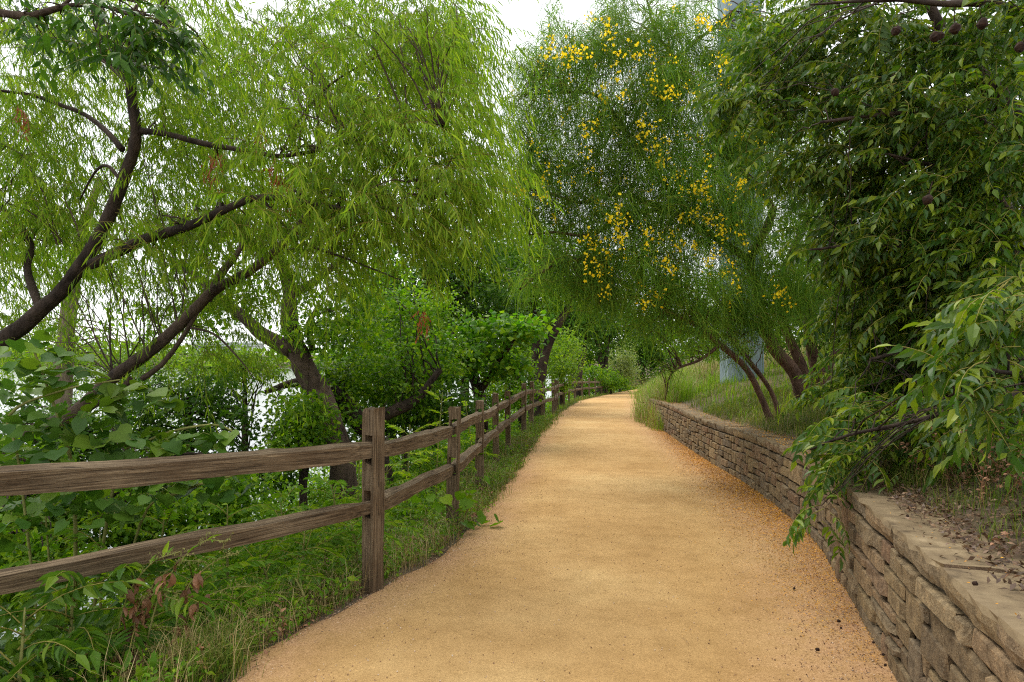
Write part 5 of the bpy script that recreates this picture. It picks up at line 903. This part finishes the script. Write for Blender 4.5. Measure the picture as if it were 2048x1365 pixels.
mb = MB(); p, d = bank_points(800, 2, 10, .4, 3.0); cover(mb, p, np.clip((d - .2) * .32, .05, .6), .055, 16, .09, T=LEAFLET, wid=.45); p, d = bank_points(500, 8, 30, .8, 5, 1.3); cover(mb, p, np.clip(d * .3, .1, .9), .09, 16, .16); p, d = bank_points(400, 28, 90, .6, 7, 1.2); cover(mb, p, np.clip(d * .3, .2, 1.5), .2, 16, .4)
mb.build('undergrowth', ['wood_mid'], kind='stuff')
mb = MB(); p, d = bank_points(260, 2, 4.2, 1.0, 2.6); cover(mb, p, .55, .06, 12, .09, T=HEART, wid=1.0); mb.build('ground_ivy', ['broad'], kind='stuff')

def flat_bits(mb, pts, size, wid, T=DIAMOND, lift=.012, tilt=.35):
    n = len(pts); a = rng.uniform(0, 6.28, n); D = np.stack([np.cos(a), np.sin(a), rng.normal(0, tilt, n)], 1); up = rng.normal(0, tilt, (n, 3)) + [0, 0, 1]; sz = size * rng.uniform(.5, 1.3, n); V, f = place(*T, pts + np.stack([0 * a, 0 * a, rng.random(n) * lift + .006], 1), D, up, sz, sz * wid); mb.add(V, f)
# grasses
mb = MB()
def tufts(mb, ctr, per, r_, h, lean, wid, m=0):
    n = len(ctr); xy = np.repeat(ctr[:, :2], per, 0) + rng.normal(0, r_, (n * per, 2)); k = len(xy); b = scatter(k, xy); blades(mb, b - [0, 0, .01], np.repeat(np.broadcast_to(h, (n,)), per) * rng.uniform(.4, 1.2, k), rng.uniform(.1, .9, k) * lean, wid * rng.uniform(.6, 1.2, k), m)
p, d = bank_points(190, 2.2, 9, .05, .7); tufts(mb, p, 22, .05, rng.uniform(.06, .24, 190), 1.1, .0042)
p, d = bank_points(520, 8, 20, -.02, .8); tufts(mb, p, 22, .07, rng.uniform(.10, .30, 520), .9, .006)
p, d = bank_points(420, 18, 60, -.05, .9, 1.3); tufts(mb, p, 18, .12, rng.uniform(.12, .35, 420), .9, .012)
p = np.array([gpt(a, b) for a, b in [(440, 3.6), (400, 3.65), (480, 3.9), (420, 3.45), (390, 3.5), (360, 3.6), (450, 3.75)]]); tufts(mb, np.repeat(p, 6, 0) + rng.normal(0, .08, (42, 3)), 26, .06, .26, 1.1, .004)
mb.build('grass', ['grass'], kind='stuff')
mb = MB(); p, d = bank_points(420, 2.2, 12, .04, .55); cover(mb, p, .16, .034, 16, .05, T=LEAFLET, wid=.5); p, d = bank_points(200, 6, 24, .0, .6); cover(mb, p, .2, .05, 12, .08, T=LEAFLET, wid=.5); mb.build('low_weeds', ['sapling'], kind='stuff')
mb = MB(); p, d = bank_points(240, 2.4, 10, .05, .9); n = len(p); sprays(mb, p, rng.normal(0, .8, (n, 3)) + [0, 0, .9], rng.uniform(.12, .3, n), 9, .035, .5, g=.2, droop=.5, T=LEAFLET, twig=.0015); flat_bits(mb, bank_points(900, 2.2, 10, .0, .5)[0], .035, .4, lift=.02, tilt=.4); mb.build('dry_weeds', ['dead', 'dead'], kind='stuff')
mb = MB(); p, d = bank_points(560, 2.2, 16, .04, .9); tufts(mb, p, 8, .07, rng.uniform(.10, .42, 560), 1.2, .0036); p = np.array([gpt(a, b) for a, b in [(600, 4.6), (650, 4.75), (690, 4.9), (560, 4.4), (500, 4.1), (440, 3.8), (400, 3.7), (330, 3.65), (800, 5.6), (840, 5.9), (880, 6.3), (760, 5.3)]]); tufts(mb, np.repeat(p, 7, 0) + rng.normal(0, .1, (84, 3)), 9, .08, .34, 1.25, .0038); p = np.array([gpt(a, b) for a, b in [(690, 4.95), (660, 4.9), (620, 4.6), (560, 4.3), (350, 3.6), (300, 3.6), (800, 6.0), (850, 6.6)]]); tufts(mb, np.repeat(p, 5, 0) + rng.normal(0, .08, (40, 3)), 14, .06, .22, 1.0, .004); mb.build('dry_grass', ['straw'], kind='stuff')
mb = MB()
p, d = bank_points(4200, 4.5, 15, .42, 5, side='r'); tufts(mb, p, 15, .09, rng.uniform(.07, .24, 4200), 1.0, .006)
p, d = bank_points(2200, 13, 30, .40, 9, side='r'); tufts(mb, p, 13, .15, rng.uniform(.10, .28, 2200), .8, .011); mb.build('grass', ['grass'], kind='stuff')
mb = MB(); p, d = bank_points(1400, 11, 45, .5, 13, side='r'); tufts(mb, p, 12, .22, rng.uniform(.18, .45, 1400), .8, .016); p, d = bank_points(500, 21, 50, .0, 2.6, side='r'); tufts(mb, p, 22, .2, rng.uniform(.5, 1.1, 500), .9, .016)
p, d = bank_points(1500, 40, 110, .0, 14, side='r'); tufts(mb, p, 12, .5, rng.uniform(.5, 1.2, 1500), .8, .04); p, d = bank_points(220, 17.5, 24, -.22, .7, side='r'); tufts(mb, p, 20, .12, rng.uniform(.4, 1.0, 220), .9, .010); mb.build('tall_grass', ['grass_lush'], kind='stuff')
mb = MB(); p, d = bank_points(130, 17.5, 24, -.25, .6, side='r'); tufts(mb, p, 16, .12, rng.uniform(.4, 1.1, 130), .9, .009); p, d = bank_points(420, 20.5, 45, .0, 3.5, side='r'); tufts(mb, p, 14, .2, rng.uniform(.5, 1.25, 420), .9, .012); p, d = bank_points(500, 4.5, 14, .42, 3, side='r'); tufts(mb, p, 8, .09, .16, .9, .005); p, d = bank_points(350, 22, 40, 2, 10, side='r'); tufts(mb, p, 14, .25, .6, .9, .014)
mb.build('dry_grass', ['straw'], kind='stuff')
mb = MB(); p, d = bank_points(420, 1.6, 6.0, .36, 1.9, side='r'); tufts(mb, p, 12, .07, rng.uniform(.06, .26, 420), 1.2, .004); mb.build('grass', ['grass'], kind='stuff')
# brown dry weeds and fallen leaves under the dark tree
mb = MB(); p, d = bank_points(620, 2.0, 6.5, .55, 2.6, side='r'); n = len(p); sprays(mb, p, rng.normal(0, .6, (n, 3)) + [0, 0, 1.1], rng.uniform(.25, .6, n), 14, .03, .7, g=.15, droop=.2, spread=.9, T=DIAMOND, twig=.002); 
p, d = bank_points(90, 18.5, 22.5, -.10, .5, side='r'); n = len(p); sprays(mb, p, rng.normal(0, .7, (n, 3)) + [-.3, 0, 1.0], rng.uniform(.3, .8, n), 16, .05, .7, g=.2, droop=.2, spread=.9, T=DIAMOND, twig=.004); mb.build('dry_weeds', ['dead', 'dead'], kind='stuff')
mb = MB(); p, d = bank_points(5200, 1.6, 6.5, .0, 2.4, side='r'); d2_ = .17 + np.abs(rng.normal(0, .5, 5200)) + (rng.random(5200) < .06) * -.12; p[:, 0] = XR(p[:, 1]) + d2_; p[:, 2] = Z(p[:, 0], p[:, 1]); p[:, 2] = np.maximum(p[:, 2], np.where(d2_ < .45, G(p[:, 1]) + HW, -99)); flat_bits(mb, p, .038, .40, lift=.03, tilt=.5); mb.build('leaf_litter', ['litter_leaf'], kind='stuff')
def path_z(x, y): return G(y) + .008 + .018 * np.clip(np.minimum(x - XL(y), XR(y) + .03 - x) / .5, 0, 1) + .006 * np.sin(x * 5 + y * 2.1) * np.sin(y * 1.7)
def on_path(y, off_r):
    x = XR(y) - off_r; return np.stack([x, y, path_z(x, y)], 1)
mb = MB(); y = rng.uniform(3.6, 18, 36000); t_ = np.abs(rng.normal(0, 1, 36000)) * np.interp(y, [3.6, 5, 8, 12, 17], [.14, .30, .34, .28, .16]) + .02; keep = rng.random(36000) < np.interp(y, [3.5, 4.5, 6, 13, 17], [.25, .7, 1, .9, .3]); flat_bits(mb, on_path(y, t_)[keep], np.interp(y[keep], [4, 6.5, 9], [.011, .016, .024]), .42, lift=.012)
y = rng.uniform(2.2, 9, 500); flat_bits(mb, on_path(y, rng.uniform(.05, 1.2, 500)), .011, .5)
y = rng.uniform(6.5, 19, 4200); pw = np.stack([XR(y) + rng.uniform(.02, .46, 4200), y, G(y) + HW - .004], 1); flat_bits(mb, pw, .020, .5); y = rng.uniform(1.6, 6, 120); flat_bits(mb, np.stack([XR(y) + rng.uniform(.02, .40, 120), y, G(y) + HW], 1), .012, .5)
y = rng.uniform(5, 30, 900); flat_bits(mb, np.stack([XL(y) + np.abs(rng.normal(0, .12, 900)), y, G(y) + .022], 1), .014, .5); mb.build('fallen_petals', ['litter'], kind='stuff')
mb = MB(); y = rng.uniform(2.2, 7, 900); t_ = np.abs(rng.normal(0, .25, 900)) + .02; flat_bits(mb, on_path(y, t_), .022, .22, lift=.012); y = rng.uniform(2.8, 9, 420); flat_bits(mb, np.stack([XL(y) + np.abs(rng.normal(0, .12, 420)), y, G(y) + .022], 1), .020, .22); mb.build('leaf_litter', ['litter_leaf'], kind='stuff')
# loose gravel grains along both edges
OCT = (np.array([[1, 0, 0], [-1, 0, 0], [0, 1, 0], [0, -1, 0], [0, 0, 1], [0, 0, -1]], float) * .5, [np.array([[0, 2, 4], [2, 1, 4], [1, 3, 4], [3, 0, 4]])])
M['grain'] = plain_mat('gravel_grain', [(0, (.17, .095, .055)), (.4, (.34, .20, .11)), (.75, (.46, .31, .19)), (1, (.62, .50, .38))], per_piece=True)
mb = MB(); y = 2.2 + 9 * rng.random(9000) ** 1.6; wdt = XR(y) - XL(y); u = rng.random(9000); x = np.where(u < .45, XL(y) + np.abs(rng.normal(0, .28, 9000)) - .04, np.where(u < .8, XR(y) - np.abs(rng.normal(0, .35, 9000)), XL(y) + wdt * rng.random(9000))); k = len(x)
x = np.clip(x, XL(y), XR(y)); V, f = place(*OCT, np.stack([x, y, path_z(x, y) + .001], 1), rng.normal(0, 1, (k, 3)), rng.normal(0, 1, (k, 3)), rng.uniform(.004, .013, k)); mb.add(V, f); mb.build('gravel', ['grain'], kind='stuff')
# dark dropped pods on the path and wall top
def pod_mesh():
    b = MB(); u = np.linspace(0, np.pi, 6); V, f = tube(np.stack([.2 * np.sin(u * 2), 0 * u, np.cos(u)], 1) * .017, np.maximum(np.sin(u), .15) * .015, 8, .14); b.add(V, f); return b.mesh('dropped_pod', ['pod'])
pm = pod_mesh(); spots = [(1672, 1246, 0, 'lies alone on the gravel highest along the wall foot'), (1676, 1260, 0, 'lies just below its neighbour beside the wall foot'), (1740, 1289, 0, 'largest dark pod on the gravel close to the wall foot'), (1763, 1334, 0, 'lies nearest the wall low in the view'), (1629, 1303, 0, 'lies beside a yellow leaf out on the path'), (1759, 1313, 0, 'small pod tucked against the wall between two larger ones'), (1584, 1181, 0, 'lies among brown twigs on the gravel'), (1943, 1178, 1, 'lies on the wall cap near the joint'), (1811, 1040, 1, 'lies on the wall cap further back')]
for a, b, on, t_ in spots:
    h = HW if on else .012; Yv = (EYE - h) * F / (b - HOR + (-.0352) * 0 - 48 * 0); 
    for _ in range(20): Yv = (EYE - (float(G(Yv)) + h)) * F / (b - HOR)
    x = (a - 1024) / F * Yv; o = bpy.data.objects.new('dropped_pod', pm); COL.objects.link(o); o.location = (x, Yv, float(G(Yv)) + h + .026); o.rotation_euler = (rr.uniform(.8, 2), rr.uniform(0, 1), rr.uniform(0, 6)); o.scale = (rr.uniform(.45, .7),) * 3
    tag(o, 'dark brown seed pod that ' + t_, 'seed pod', 'seed pods dropped on the path and wall') if not t_.startswith('largest') and not t_.startswith('small') else tag(o, t_, 'seed pod', 'seed pods dropped on the path and wall')
